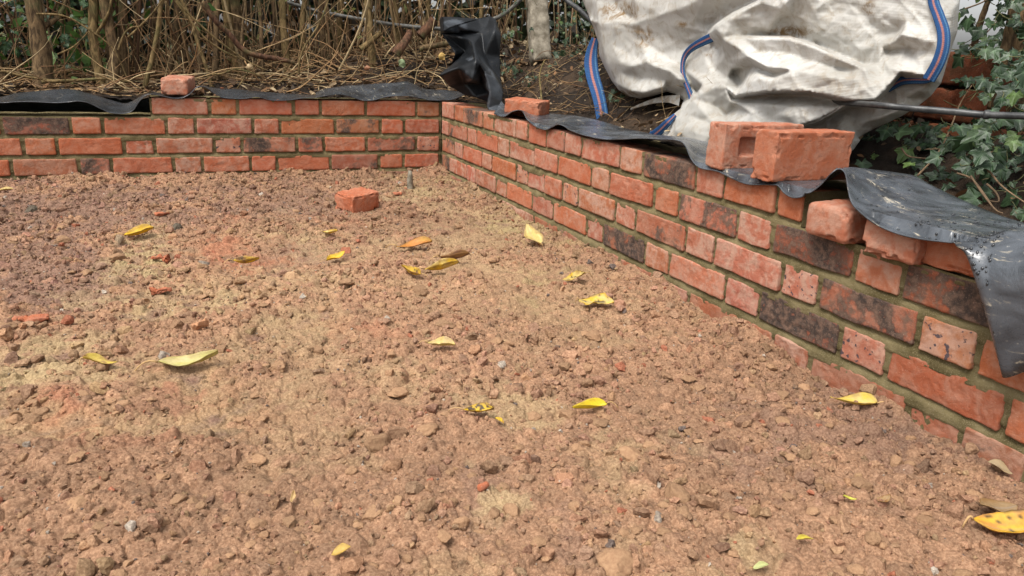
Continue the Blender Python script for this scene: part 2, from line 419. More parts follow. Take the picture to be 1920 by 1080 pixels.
# crumb texture: packed cells of three sizes with cracks between them
wx = GX + 0.0025 * nD; wy = GY + 0.0025 * np.roll(nD, 37, 0)
for cell, amp, s, cw in ((0.034, 0.0062, 11, .11), (0.0155, 0.0040, 21, .18), (0.0072, 0.0016, 31, .35)):
    f1, f2, rid = worley(wx, wy, cell, s)
    dome = sstep(0.0, cw, f2 - f1 - 0.012) * (1 - 0.30 * f1 ** 2)
    keep = sstep(0.25, 0.75, rid + 0.75 * loose - 0.28 * sand + 0.10 * nC)
    Z += amp * dome * keep * (0.45 + 0.65 * rid) + amp * 0.6 * keep * (((rid * 7.13) % 1 - .5) * (wx / cell - np.floor(wx / cell) - .5) + ((rid * 13.7) % 1 - .5) * (wy / cell - np.floor(wy / cell) - .5)) * 0
    tone += ((rid * 5.3) % 1 - 0.5) * keep * 0.20 - 0.16 * ((rid * 9.7) % 1 > .86) * keep
# larger clods pressed into the surface
def stamp(cx, cy, r, h, seed, col=0.0):
    g = np.random.default_rng(seed); R = r * 1.5
    i0, i1 = np.searchsorted(xs, (cx - R, cx + R)); j0, j1 = np.searchsorted(ys, (cy - R, cy + R))
    if i1 - i0 < 2 or j1 - j0 < 2: return
    X = GX[j0:j1, i0:i1] - cx; Y = GY[j0:j1, i0:i1] - cy
    a = g.uniform(0, math.pi); ca, sa = math.cos(a), math.sin(a); e = g.uniform(0.65, 1.0)
    U = X * ca + Y * sa; W = (-X * sa + Y * ca) / e
    th = np.arctan2(W, U)
    rr = 1 + 0.13 * np.cos(2 * th + g.uniform(0, 6)) + 0.12 * np.cos(3 * th + g.uniform(0, 6)) + 0.08 * np.cos(5 * th + g.uniform(0, 6)) + 0.05 * np.cos(9 * th + g.uniform(0, 6))
    ns = int(g.integers(5, 8)); an = np.sort(g.uniform(0, 2 * math.pi, ns)) * 0.5 + np.arange(ns) * math.pi / ns
    dd = 0
    for q in an: dd = dd + np.maximum(U * math.cos(q) + W * math.sin(q), 0) ** 7 / g.uniform(0.72, 1.0) ** 7
    d = (0.7 * dd ** (1 / 7.0) + 0.3 * np.hypot(U, W) / rr) / r
    base = Z[min(j0 + (j1 - j0) // 2, len(ys) - 1), min(i0 + (i1 - i0) // 2, len(xs) - 1)]
    top = base - 0.3 * h + h * (1 - d ** g.uniform(2.5, 4.5)) + h * 0.35 * (U * g.uniform(-1, 1) + W * g.uniform(-1, 1)) / r
    old = Z[j0:j1, i0:i1]
    rough = 0.0012 * nE[j0:j1, i0:i1] + 0.0014 * nD[j0:j1, i0:i1]
    new = np.where(d < 1, np.maximum(old, top + rough * min(1, r / 0.012)), old)
    crack = (d >= 0.97) & (d < 1.16)
    new = np.where(crack, new - 0.25 * h * (1 - np.abs(d - 1.05) / 0.11).clip(0, 1), new)
    tone[j0:j1, i0:i1] = np.where(new > old, col, tone[j0:j1, i0:i1]); Z[j0:j1, i0:i1] = new
def look(A, x, y):
    i = min(np.searchsorted(xs, x), len(xs) - 1); j = min(np.searchsorted(ys, y), len(ys) - 1); return A[j, i]
g = np.random.default_rng(5)
for n, ra, rb, thr in ((120, 0.026, 0.042, 0.36), (900, 0.014, 0.026, 0.34), (2500, 0.008, 0.016, 0.32)):
    for k in range(n):
        cx = g.uniform(-2.0, 0.0); cy = -3.1 + 3.1 * g.uniform() ** 0.85
        if look(loose, cx, cy) + g.uniform(-0.35, 0.4) < thr: continue
        r = ra + (rb - ra) * g.uniform() ** 1.7
        stamp(cx, cy, r, r * g.uniform(0.25, 0.50), int(g.integers(1 << 30)), float(g.normal() * 0.15 - 0.03))
c0 = np.array([0.290, 0.159, 0.089])  # matrix coloured darker than the loose lumps, painting in crevice shade
C = c0[None, None, :] * (1 + 0.10 * nA + 0.06 * nB + 0.05 * nC + tone)[:, :, None]
def over(Cc, mask, col, k=1.0):
    m = (np.clip(mask, 0, 1) * k)[:, :, None]; return Cc * (1 - m) + np.array(col) * m
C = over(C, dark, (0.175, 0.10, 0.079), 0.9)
C = over(C, sand * (0.75 + 0.25 * nD).clip(0, 1), (0.41, 0.305, 0.155), 0.9)
C = over(C, redd * (0.7 + 0.4 * nD).clip(0, 1), (0.35, 0.11, 0.055), 0.75)
C = over(C, moss * (0.4 + 0.5 * nD).clip(0, 1), (0.30, 0.27, 0.10), 0.6)
C *= (1 + 0.07 * nE)[:, :, None]
C = C.clip(0.03, 0.8)
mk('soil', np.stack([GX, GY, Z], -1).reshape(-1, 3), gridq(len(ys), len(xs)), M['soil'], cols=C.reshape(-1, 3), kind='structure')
def gz(x, y):
    i = int(np.clip(np.searchsorted(xs, x) - 1, 0, len(xs) - 2)); j = int(np.clip(np.searchsorted(ys, y) - 1, 0, len(ys) - 2)); return Z[j, i]
def gsoft(x, y, R=0.012):                # mean height round a point
    i0, i1 = np.searchsorted(xs, (x - R, x + R)); j0, j1 = np.searchsorted(ys, (y - R, y + R))
    return float(Z[j0:j1 + 1, i0:i1 + 1].max() * 0.5 + Z[j0:j1 + 1, i0:i1 + 1].mean() * 0.5)
def on_ground(x, y, R=0.012):
    z = 0.0
    for _ in range(4): p = uz(x, y, z); z = gsoft(p[0], p[1], R)
    return np.array([p[0], p[1], z])
# the wider ground far below and beyond, one sheet to the horizon
mgr = m_plain('far_ground', (0.05, 0.06, 0.02), (0.12, 0.11, 0.05), 3, 0.95, 0.1)
mk('ground', [(-300, -300, -0.09), (300, -300, -0.09), (300, 300, -0.09), (-300, 300, -0.09)], np.array([[0, 1, 2, 3]]), mgr, kind='structure')

# loose crumbs: nobody could count them
ico = bmesh.new(); bmesh.ops.create_icosphere(ico, subdivisions=1, radius=1.0)
IV = np.array([v.co[:] for v in ico.verts]); IF = np.array([[v.index for v in f.verts] for f in ico.faces]); ico.free()
ico = bmesh.new(); bmesh.ops.create_icosphere(ico, subdivisions=4, radius=1.0)
IV4 = np.array([v.co[:] for v in ico.verts]); IF4 = np.array([[v.index for v in f.verts] for f in ico.faces]); ico.free()
ico = bmesh.new(); bmesh.ops.create_icosphere(ico, subdivisions=2, radius=1.0)
IV2 = np.array([v.co[:] for v in ico.verts]); IF2 = np.array([[v.index for v in f.verts] for f in ico.faces]); ico.free()
def lump(V, g, cuts=10, lo=.38, hi=.85, nz=.22):
    V = V.copy()
    for _ in range(cuts):
        n = g.normal(size=3); n /= np.linalg.norm(n); d = g.uniform(lo, hi); k = np.maximum(V @ n - d, 0); V = V - k[:, None] * n * .95
    V *= (1 + nz * vn(V * 2.7 + g.uniform(0, 50), 3) + nz * .6 * vn(V * 6 + g.uniform(0, 50), 4))[:, None]
    return V * np.array([1, g.uniform(.65, .95), g.uniform(.5, .8)])
def crumbs(name, n, seed, rlo, rhi, pw, V0, F0, bias, lab, embed):
    g = np.random.default_rng(seed); protos = np.array([lump(V0, g) for _ in range(40)])
    m = n * 4; cx = g.uniform(-2.0, -0.003, m); cy = -3.1 + 3.098 * g.uniform(size=m) ** 0.85
    i = np.clip(np.searchsorted(xs, cx), 0, len(xs) - 1); j = np.clip(np.searchsorted(ys, cy), 0, len(ys) - 1)
    w = loose[j, i] * 1.1 - 0.35 * sand[j, i] + np.exp(cx / 0.09) * 0.7 + np.exp(cy / 0.07) * 0.4 + 0.22 * nB[j, i] + 0.25 * nC[j, i] + g.uniform(-0.45, 0.45, m)
    k = np.where(w > bias)[0][:n]; n = len(k); cx, cy, i, j = cx[k], cy[k], i[k], j[k]
    r = rlo + (rhi - rlo) * g.uniform(size=n) ** pw
    # turn each one about a random axis
    q = g.normal(size=(n, 4)); q[:, 1:3] *= .45; q /= np.linalg.norm(q, axis=1)[:, None]; a, b, c, d = q.T
    R = np.stack([1 - 2 * (c * c + d * d), 2 * (b * c - a * d), 2 * (b * d + a * c), 2 * (b * c + a * d), 1 - 2 * (b * b + d * d), 2 * (c * d - a * b), 2 * (b * d - a * c), 2 * (c * d + a * b), 1 - 2 * (b * b + c * c)], -1).reshape(n, 3, 3)
    V = np.einsum('nij,nkj->nki', R, protos[g.integers(0, 40, n)]) * r[:, None, None]
    V += np.stack([cx, cy, Z[j, i] + r * g.uniform(embed - .35, embed + .2, n)], -1)[:, None, :]
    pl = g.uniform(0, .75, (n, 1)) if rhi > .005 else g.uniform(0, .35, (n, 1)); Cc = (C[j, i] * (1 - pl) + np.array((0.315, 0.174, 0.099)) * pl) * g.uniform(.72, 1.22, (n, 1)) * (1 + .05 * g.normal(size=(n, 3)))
    fw = .03 if rhi < .005 else .008; u = g.uniform(size=n); Cc[u < fw] = np.array((.46, .41, .34)) * g.uniform(.5, 1.1, ((u < fw).sum(), 1)); Cc[(u > .035) & (u < .035 + fw)] = (.075, .068, .07); Cc[(u > .075) & (u < .13)] *= (.62, .6, .62); Cc[(u > .13) & (u < .145)] = (.34, .10, .05)
    nv = V0.shape[0]; F = F0[None] + (np.arange(n) * nv)[:, None, None]
    mk(name, V.reshape(-1, 3), F.reshape(-1, 3), M['soil'], cols=np.repeat(Cc.clip(.02, .8), nv, 0), kind='stuff', smooth=False, label=lab, cat='soil crumbs')
crumbs('soil_grit', 52000, 3, .0011, .0042, 1.8, IV, IF, 0.12, 'fine brown grit strewn over the soil floor', .2)
crumbs('soil_crumbs', 13000, 4, .0034, .0090, 1.9, IV2, IF2, 0.30, 'loose brown soil crumbs scattered over the floor', .15)
crumbs('soil_rubble', 3000, 6, .009, .020, 1.9, IV2, IF2, 0.52, 'rubbly brown lumps of earth lying thick on the floor', .1)

# ================================================================== bricks
TYPE = dict(o=((0.40, 0.130, 0.060), .40, 0.28, 0), p=((0.38, 0.145, 0.082), .95, 0.20, 0), b=((0.26, 0.10, 0.055), .30, 1.0, 0), m=((0.33, 0.125, 0.07), .5, .78, 0),
            s=((0.40, 0.16, 0.095), .8, .3, 1.0), r=((0.36, 0.115, 0.053), .45, 0.15, 0))
def brick_shape(L, D, H, rx, seed, r=0.006, amp=1.0, depth_fine=False, chips=0.0):
    nx = max(6, int(L / rx)); nz = max(5, int(H / rx))
    xa = np.linspace(-L / 2, L / 2, nx + 1); za = np.linspace(-H / 2, H / 2, nz + 1)
    ya = np.linspace(-D / 2, D / 2, max(4, int(D / rx)) + 1) if depth_fine else np.array([-D / 2, -D / 2 + rx, -D / 2 + 2.5 * rx, -D / 2 + 6 * rx, D / 2])
    P, Q = box_grid(xa, ya, za)
    o = np.array([seed * 1.37, seed * 0.71, seed * 2.13]) % 97
    h = np.array([L, D, H]) / 2
    rr = r * (1 + 0.6 * vn(P * 30 + o, 3))[:, None]
    I = np.clip(P, -h + rr, h - rr); d = P - I; n = d / (np.linalg.norm(d, axis=1)[:, None] + 1e-9)
    S = I + n * rr
    S += 0.0017 * amp * np.stack([vn(P * 14 + o + 5, 1), vn(P * 14 + o + 9, 2), vn(P * 14 + o + 13, 3)], -1)
    W = P + 0.010 * np.stack([vn(P * 30 + o, 7), vn(P * 30 + o, 8), vn(P * 30 + o, 9)], -1)
    cr = ridged(W * np.array([22, 22, 34]) + o, 11, 2)
    e = (0.0014 * fbm(P * 26 + o, 21, 3) + 0.0011 * np.clip(-cr, -0.2, 1) * -1.9 + 0.0005 * vn(P * 150 + o, 31)) * amp
    if chips:
        edge = (np.abs(P) > h - 0.012).sum(1) >= 2
        e -= chips * edge * np.clip(fbm(P * 45 + o, 41, 2) - 0.02, 0, 1) * 0.026
    return S + n * e[:, None], Q
def wall_point(wall, u, w, v):
    return np.stack([u, w, v], -1) if wall == 'back' else np.stack([w, -u, v], -1)
BK = {1: ([281, 392.7, 445.7, 550.7, 601, 686, 781, 825], 201, 'poooorm'),
      2: ([-118, 2.7, 132.7, 193, 312, 367, 474, 525.5, 629, 713, 758, 825], 237, 'obooppp' 'omoo'),
      3: ([-130, -75, 42.7, 107, 231.7, 290, 401.7, 454, 556.7, 607.5, 687, 780, 825], 272, 'ooooppsmmoms'),
      4: ([-100, 20.7, 147.7, 209, 325.7, 380, 470, 519.5, 620, 711, 757, 825], 310, 'ommopooomoo'),
      5: ([-130, -75, 57, 121.7, 241.7, 300, 405, 455, 557, 606, 690, 780, 825], 341, 'oporoopoopmo')}
def r1(l): return [(800 + a / 4.5, 160 + b / 4.5) for a, b in l]
RT = {1: (r1([(230, 230), (306, 245), (468, 295), (560, 320), (750, 370), (853, 390), (1005, 460), (1165, 500), (1303, 535)]) + [(1162.2, 293), (1204.4, 302), (1303.3, 333), (1358.5, 346), (1455.5, 373), (1507, 392)], 'pompppompppbprr'),
      2: (r1([(183, 380), (340, 410), (420, 440), (598, 510), (693, 545), (903, 620), (1102, 670)]) + [(1107.2, 335), (1142.2, 342), (1224.4, 371), (1271, 387), (1381, 424.4), (1446.7, 442), (1600, 494), (1692.2, 522)], 'pmpopppopoompbpbr'),
      3: (r1([(230, 530), (302, 555), (465, 630), (548, 650), (750, 740), (850, 770), (990, 840), (1138, 910), (1272, 950)]) + [(1152.2, 398), (1191.1, 409), (1284.4, 449), (1340, 467), (1464.4, 522), (1533.3, 549), (1720.5, 622), (1831, 669)], 'msoposposppmppsbsr'),
      4: (r1([(188, 660), (338, 735), (412, 760), (580, 850), (670, 890), (885, 980), (1062, 1040)]) + [(1098.3, 425), (1129, 440), (1209, 468), (1253, 494), (1357.8, 544.4), (1422, 569), (1572, 644), (1659, 682), (1882, 778)], 'bppmpomopbpppbsrr'),
      5: (r1([(300, 820), (470, 900), (560, 960)]) + [(1000, 420), (1045, 440), (1125, 475), (1160, 490), (1250, 535), (1290, 560), (1385, 607), (1449, 638), (1518, 667), (1699, 764), (1800, 818)], 'mpopompopoppromb')}
wall = empty('brick_wall', (0, 0, 0), 'low red brick garden wall turning a right-angled corner around the soil', 'brick wall')
runs = {}
for wl in ('back', 'right'):
    mb = MB(); rows = []
    for k in range(1, 6):
        top = TOPZ - G * (k - 1); zc = top - (G - 0.015) / 2
        if wl == 'back':
            px, py, code = BK[k]
            us = [uy(x, py, 0.0)[0] for x in px]; us[-1] = -0.004
            ext = []
            if k > 1:
                u = us[0]; q = k % 2
                while u > -3.6: u -= (0.2275, 0.1125)[q % 2]; q += 1; ext.append(u)
            us = ext[::-1] + us; code = 'opmorpo' * 6; code = code[:len(ext)] + BK[k][2]
        else:
            pts, code = RT[k]
            us = [0.006] + [-ux(x, y, 0.0)[1] for x, y in pts]
            if k > 1:
                u = us[-1]; q = k
                while u < 4.0: u += (0.2275, 0.1125)[q % 2]; q += 1; us.append(u)
            code = code + 'rpombpos' * 3
        rows.append((top, us[0], us[-1]))
        for i in range(len(us) - 1):
            a, b = us[i] + 0.0065, us[i + 1] - 0.0065
            if b - a < 0.02: continue
            s = (k * 57 + i * 13 + (0 if wl == 'back' else 500)); rg = np.random.default_rng(s)
            near = wl == 'right' and us[i] > 1.5
            V, Q = brick_shape(b - a, 0.10, G - 0.0155 + rg.uniform(-0.002, 0.002), 0.0026 if near else 0.0042, s, r=0.0032, amp=1.1, chips=0.05)
            tilt = rg.normal() * 0.006
            V[:, 2] += V[:, 0] * tilt
            u = (a + b) / 2 + V[:, 0]; w = 0.05 + V[:, 1] + rg.normal() * 0.0012; v = zc + V[:, 2]
            col, bl, bu, sp = TYPE[code[i] if i < len(code) else 'o']
            c = np.array(col) * (1 + rg.normal() * 0.07) * np.array([1, 1 + rg.normal() * 0.06, 1 + rg.normal() * 0.08])
            if k == 5: c = c * 0.45 + np.array((.17, .095, .058)) * 0.55      # soil-stained course at the floor
            P = wall_point(wl, u, w, v)
            mb.add(P, Q, c=c, bloom=np.clip(bl + rg.normal() * 0.1, 0, 1), burnt=np.clip(bu + rg.normal() * 0.05, 0, 1), spot=sp)
    mb.build('brickwork', M['brick'], parent=wall, label='brick face of the run along the hedge' if wl == 'back' else 'brick face of the run coming toward the viewer on the right')
    # mortar: a slab behind the brick faces, joints raked and struck
    mb = MB(); e0 = rows[1][1]; e1 = rows[1][2]
    for (ua, ub, va, vb) in (((e0, 0.0, -0.07, TOPZ - G + 0.004), (rows[0][1] - 0.0, 0.0, TOPZ - G + 0.004, TOPZ - 0.002)) if wl == 'back' else
                             ((0.0, 4.0, -0.07, TOPZ - G + 0.004), (0.0, rows[0][2] - 0.004, TOPZ - G + 0.004, TOPZ - 0.002))):
        U = np.linspace(ua, ub, int((ub - ua) / 0.005) + 2); Vv = np.linspace(va, vb, int((vb - va) / 0.0035) + 2)
        UU, VV = np.meshgrid(U, Vv)
        fr = ((TOPZ + 0.0075 - VV) / G) % 1.0                # 0 at the middle of a bed joint
        fr = np.where(fr > 0.5, fr - 1, fr) * G             # metres below the bed's middle
        wz = 0.0046 - 0.0034 * np.clip(fr / 0.006, -1, 1) * (np.abs(fr) < 0.02)
        P3 = np.stack([UU, VV, UU * 0], -1).reshape(-1, 3)
        wz = wz + (0.0016 * fbm(P3 * 30, 61, 3) + 0.0012 * vn(P3 * 110, 62)).reshape(UU.shape)
        wz = np.maximum(wz, 0.0012)
        front = wall_point(wl, UU.ravel(), wz.ravel(), VV.ravel())
        nr, nc = UU.shape; mb.add(front, gridq(nr, nc))
        tw = np.linspace(0, 0.215, 24); UT, TT = np.meshgrid(U, tw)
        zt = vb - 0.002 + 0.003 * fbm(np.stack([UT, TT, UT * 0], -1).reshape(-1, 3) * 22, 63, 3).reshape(UT.shape)
        TT = np.maximum(TT, wz[-1][None, :]); zt[0] = VV[-1]
        mb.add(wall_point(wl, UT.ravel(), TT.ravel(), zt.ravel()), gridq(*UT.shape))
        for uu in (ua, ub):                                  # end face
            e = wall_point(wl, np.array([uu] * 4), np.array([0.004, 0.215, 0.215, 0.004]), np.array([va, va, vb, vb])); mb.add(e, np.array([[0, 1, 2, 3]]))
    mb.build('mortar', M['mortar'], parent=wall)

# loose bricks -------------------------------------------------------------------------------
def loose_brick(name, label, loc, rot, dims=(0.215, 0.102, 0.066), code='o', seed=1, r=0.007, amp=1.0, chips=0.6, frog=None, cut=None, group=None, cat='brick', rx=0.003, base=True):
    L, D, H = dims
    V, Q = brick_shape(L, D, H, rx, seed, r, amp, True, chips)
    if frog:                                                 # the hollow in a bed face
        ax, sgn = frog
        a, b = [i for i in range(3) if i != ax]
        hd = np.array(dims) / 2
        on = (V[:, ax] * sgn > hd[ax] - 0.006)
        fa = sstep(hd[a] - 0.043, hd[a] - 0.050, np.abs(V[:, a])) * sstep(hd[b] - 0.029, hd[b] - 0.035, np.abs(V[:, b]))
        V[:, ax] -= sgn * on * fa * 0.013
    if cut: V = cut(V)
    col, bl, bu, sp = TYPE[code]; n = len(V)
    o = mk(name, V, Q, M['brick'], cols=np.broadcast_to(col, (n, 3)), floats=dict(bloom=np.full(n, bl * .8), burnt=np.full(n, bu + .08), spot=np.full(n, sp + .12)), label=label, cat=cat, group=group)
    o.location = loc; o.rotation_euler = rot
    return o

# a brick lying across the wall top, its end over the hedge-side run
p = uy(335, 183, 0.05)
loose_brick('loose_brick', 'single pale brick resting on black sheeting on top of the back wall', (p[0] + 0.005, 0.125, TOPZ + 0.044), (0.02, -0.02, math.radians(80)), code='p', seed=41, amp=.7, r=0.008, rx=0.004)
# broken brick on the soil behind the right wall
p = ux(977, 213, 0.10)
loose_brick('broken_brick', 'short broken orange brick on the earth behind the corner of the wall', (0.125, p[1], 0.366), (0.05, 0.03, math.radians(-52)), (0.150, 0.10, 0.066), 'r', 42, 0.006, 1.2, 0.8)
# two bricks on edge across the right wall
pf = ux(1437, 343, -0.035)
loose_brick('loose_brick', 'nearer of two bricks stood on edge, rough orange face, on the right wall', (pf[0] + 0.1075 + 0.012, pf[1] + 0.033, pf[2] + 0.052), (0, 0.0, math.radians(0.5)), (0.215, 0.066, 0.104), 'r', 43, 0.003, 0.5, 0.3, cut=None, group='bricks stood on edge on the right wall', rx=0.002)
pr = ux(1344, 320, -0.03)
loose_brick('loose_brick', 'farther brick stood on edge with its square hollow showing, on the right wall', (pr[0] + 0.1075 + 0.02, pr[1] + 0.033, pr[2] + 0.052), (0, 0, math.radians(-3)), (0.222, 0.066, 0.104), 'p', 44, 0.0045, 0.6, 0.4, frog=(1, -1), group='bricks stood on edge on the right wall', rx=0.002)
# unmortared bricks under the sheeting at the near end
zb = TOPZ - G + 0.003
for nm, lab, a, b, rot, dz, code, sd_, r, ov in (
        ('loose_brick', 'worn pinkish brick laid dry, first one past the end of the top course', (1512, 438), (1572, 448), 0.0, 0.0, 'p', 45, 0.013, -0.034),
        ('loose_brick', 'orange pink brick laid dry in the middle of three under the black flap', (1606, 476), (1698, 497), 4.0, 0.0, 'p', 46, 0.010, -0.036),
        ('loose_brick', 'shaded brown brick laid dry, half hidden by the hanging black flap', (1728, 486), (1845, 520), -4.0, 0.004, 'o', 47, 0.008, -0.008)):
    A = ux(*a, ov); B = ux(*b, ov); cy = (A[1] + B[1]) / 2
    w = 0.104 if sd_ != 47 else 0.125
    loose_brick(nm, lab, (ov + 0.108, cy, zb + 0.034 + dz), (0, 0, math.radians(rot)), (0.215, w, 0.066), code, sd_, r * .8, 0.9, 0.7, group='bricks laid dry under the sheeting', rx=0.0025)
# bricks and pieces on the soil
p = on_ground(672, 396)
loose_brick('half_brick', 'broken half brick lying alone on the soil near the back wall', (p[0] + 0.005, p[1] + 0.045, p[2] + 0.030), (0.05, -0.06, math.radians(28)), (0.125, 0.10, 0.068), 'o', 51, 0.004, 1.0, 0.7, rx=0.003)
for px, py, L, ang, lab in ((737, 366, 0.085, -20, 'flat orange brick chip lying behind the half brick'), (707, 384, 0.035, 30, 'tiny orange brick chip touching the half brick'),
                            (304, 403, 0.055, 20, 'bright orange brick sliver left of the dark upright stone'), (297, 487, 0.045, -15, 'red brick chip just below the folded yellow leaf'),
                            (316, 491, 0.03, 60, 'small red chip beside the red chip below the folded leaf'), (300, 547, 0.06, 12, 'thin orange brick flake on the tan sandy patch'),
                            (58, 601, 0.085, 8, 'long flat orange brick flake at the left edge of the soil'), (905, 917, 0.022, 10, 'small round orange brick pebble in the lower middle')
                            ):
    q = on_ground(px, py)
    loose_brick('brick_chip', lab, (q[0], q[1], q[2] + 0.004), (random.uniform(-.15, .15), random.uniform(-.15, .15), math.radians(ang)), (L * .8, L * 0.36, 0.010), 'o', int(px), 0.003, 1.3, 1.0, cat='brick chip', rx=0.003, group='brick chips on the soil')

# ================================================================== clods one can pick out
def clod_mesh(seed, flat=0.6):
    g = np.random.default_rng(seed); V = IV4.copy()
    for _ in range(9):
        n = g.normal(size=3); n /= np.linalg.norm(n); d = g.uniform(0.45, 0.9)
        k = np.maximum(V @ n - d, 0); V = V - k[:, None] * n * 0.92
    V *= (1 + 0.20 * fbm(IV4 * 2.2 + seed, 3, 3) + 0.13 * fbm(IV4 * 7 + seed, 8, 3))[:, None]
    V *= np.array([1.0, g.uniform(0.65, 0.9), flat * g.uniform(0.8, 1.15)])
    o = mk('soil_clod', V, IF4, M['clod'], link=False); return o.data
CLODS = [clod_mesh(100 + i, (0.5, 0.62, 0.42)[i % 3]) for i in range(9)]
STONE = clod_mesh(300, 0.6).copy(); STONE.materials.clear(); STONE.materials.append(M['stone'])
def clod(px, py, rpx, mesh, label, group, name='soil_clod', cat='soil clod', sink=0.25):
    p = on_ground(px, py, 0.02); d = np.linalg.norm(p - CAM); r = rpx * d / FPX
    o = bpy.data.objects.new(name, mesh); COL.objects.link(o)
    o.location = (p[0], p[1], gz(p[0], p[1]) + r * 0.3 - r * sink); o.scale = (r, r, r)
    o.rotation_euler = (random.uniform(-.2, .2), random.uniform(-.2, .2), random.uniform(0, 6.28))
    tag(o, label, cat, group)
named = [(1182, 850, 37, 'big rounded clod right of the bright yellow leaf'), (705, 830, 30, 'broad flat clod left of the spotted yellow leaf'), (1152, 1054, 44, 'large angular clod at the bottom edge'),
         (832, 607, 26, 'dark flat clod above the curled pale leaf'), (1115, 628, 24, 'dark crusty clod below the pale crumpled leaf'), (800, 800, 26, 'clod just left of the spotted yellow leaf'),
         (1003, 778, 20, 'clod between the two yellow leaves'), (1062, 776, 20, 'clod touching the left end of the bright yellow leaf'), (1125, 792, 20, 'grey brown clod under the bright yellow leaf'),
         (1222, 832, 20, 'dark clod right of the big rounded clod'), (1270, 925, 30, 'split clod in the lower right middle'), (745, 733, 26, 'pale clod below the curled pale leaf'),
         (1615, 910, 22, 'round clod near the lower right'), (1600, 728, 16, 'clod against the foot of the right wall'), (10, 610, 22, 'clod at the left edge of the soil'),
         (155, 512, 18, 'brown clod left of the sandy green patch'), (215, 478, 17, 'clod below left of the folded yellow leaf'), (330, 428, 13, 'dark upright stone behind the folded leaf'),
         (58, 391, 13, 'dark stone at the far left of the soil'), (788, 545, 22, 'flat clod below the brown edged leaf'), (650, 530, 18, 'flat clod in the middle left'),
         (520, 690, 20, 'clod on the red brick dusting'), (1340, 640, 18, 'clod below the right wall foot'), (1245, 990, 18, 'clod near the bottom right'), (930, 640, 18, 'clod right of the curled leaf'),
         (700, 960, 22, 'clod in the bottom middle'), (480, 860, 20, 'clod in the lower left middle'), (600, 935, 20, 'clod in the lower left'), (960, 960, 24, 'sandy clod at the bottom middle'), (140, 940, 24, 'clod at the lower left')]
for i, (px, py, r, lab) in enumerate(named):
    st = 'stone' in lab
    clod(px, py, r, STONE if st else CLODS[i % 9], lab if st else 'brown soil ' + lab, 'clods and stones lying on the soil', 'stone' if st else 'soil_clod', 'stone' if st else 'soil clod', 0.12 if st else 0.3)
gg = np.random.default_rng(77); k = 0
while k < 230:
    px = gg.uniform(-60, 1900); py = 350 + 760 * gg.uniform() ** 0.8
    q = uz(px, py, 0)
    if q[0] > -0.03 or q[1] > -0.05 or look(loose, q[0], q[1]) + gg.uniform(-0.3, 0.25) < 0.45: continue
    clod(px, py, gg.uniform(9, 18) * (0.55 + 0.5 * (py / 1080)), CLODS[int(gg.integers(9))], 'small brown clod of earth among the loose crumbs of the soil', 'small clods among the crumbs')
    k += 1

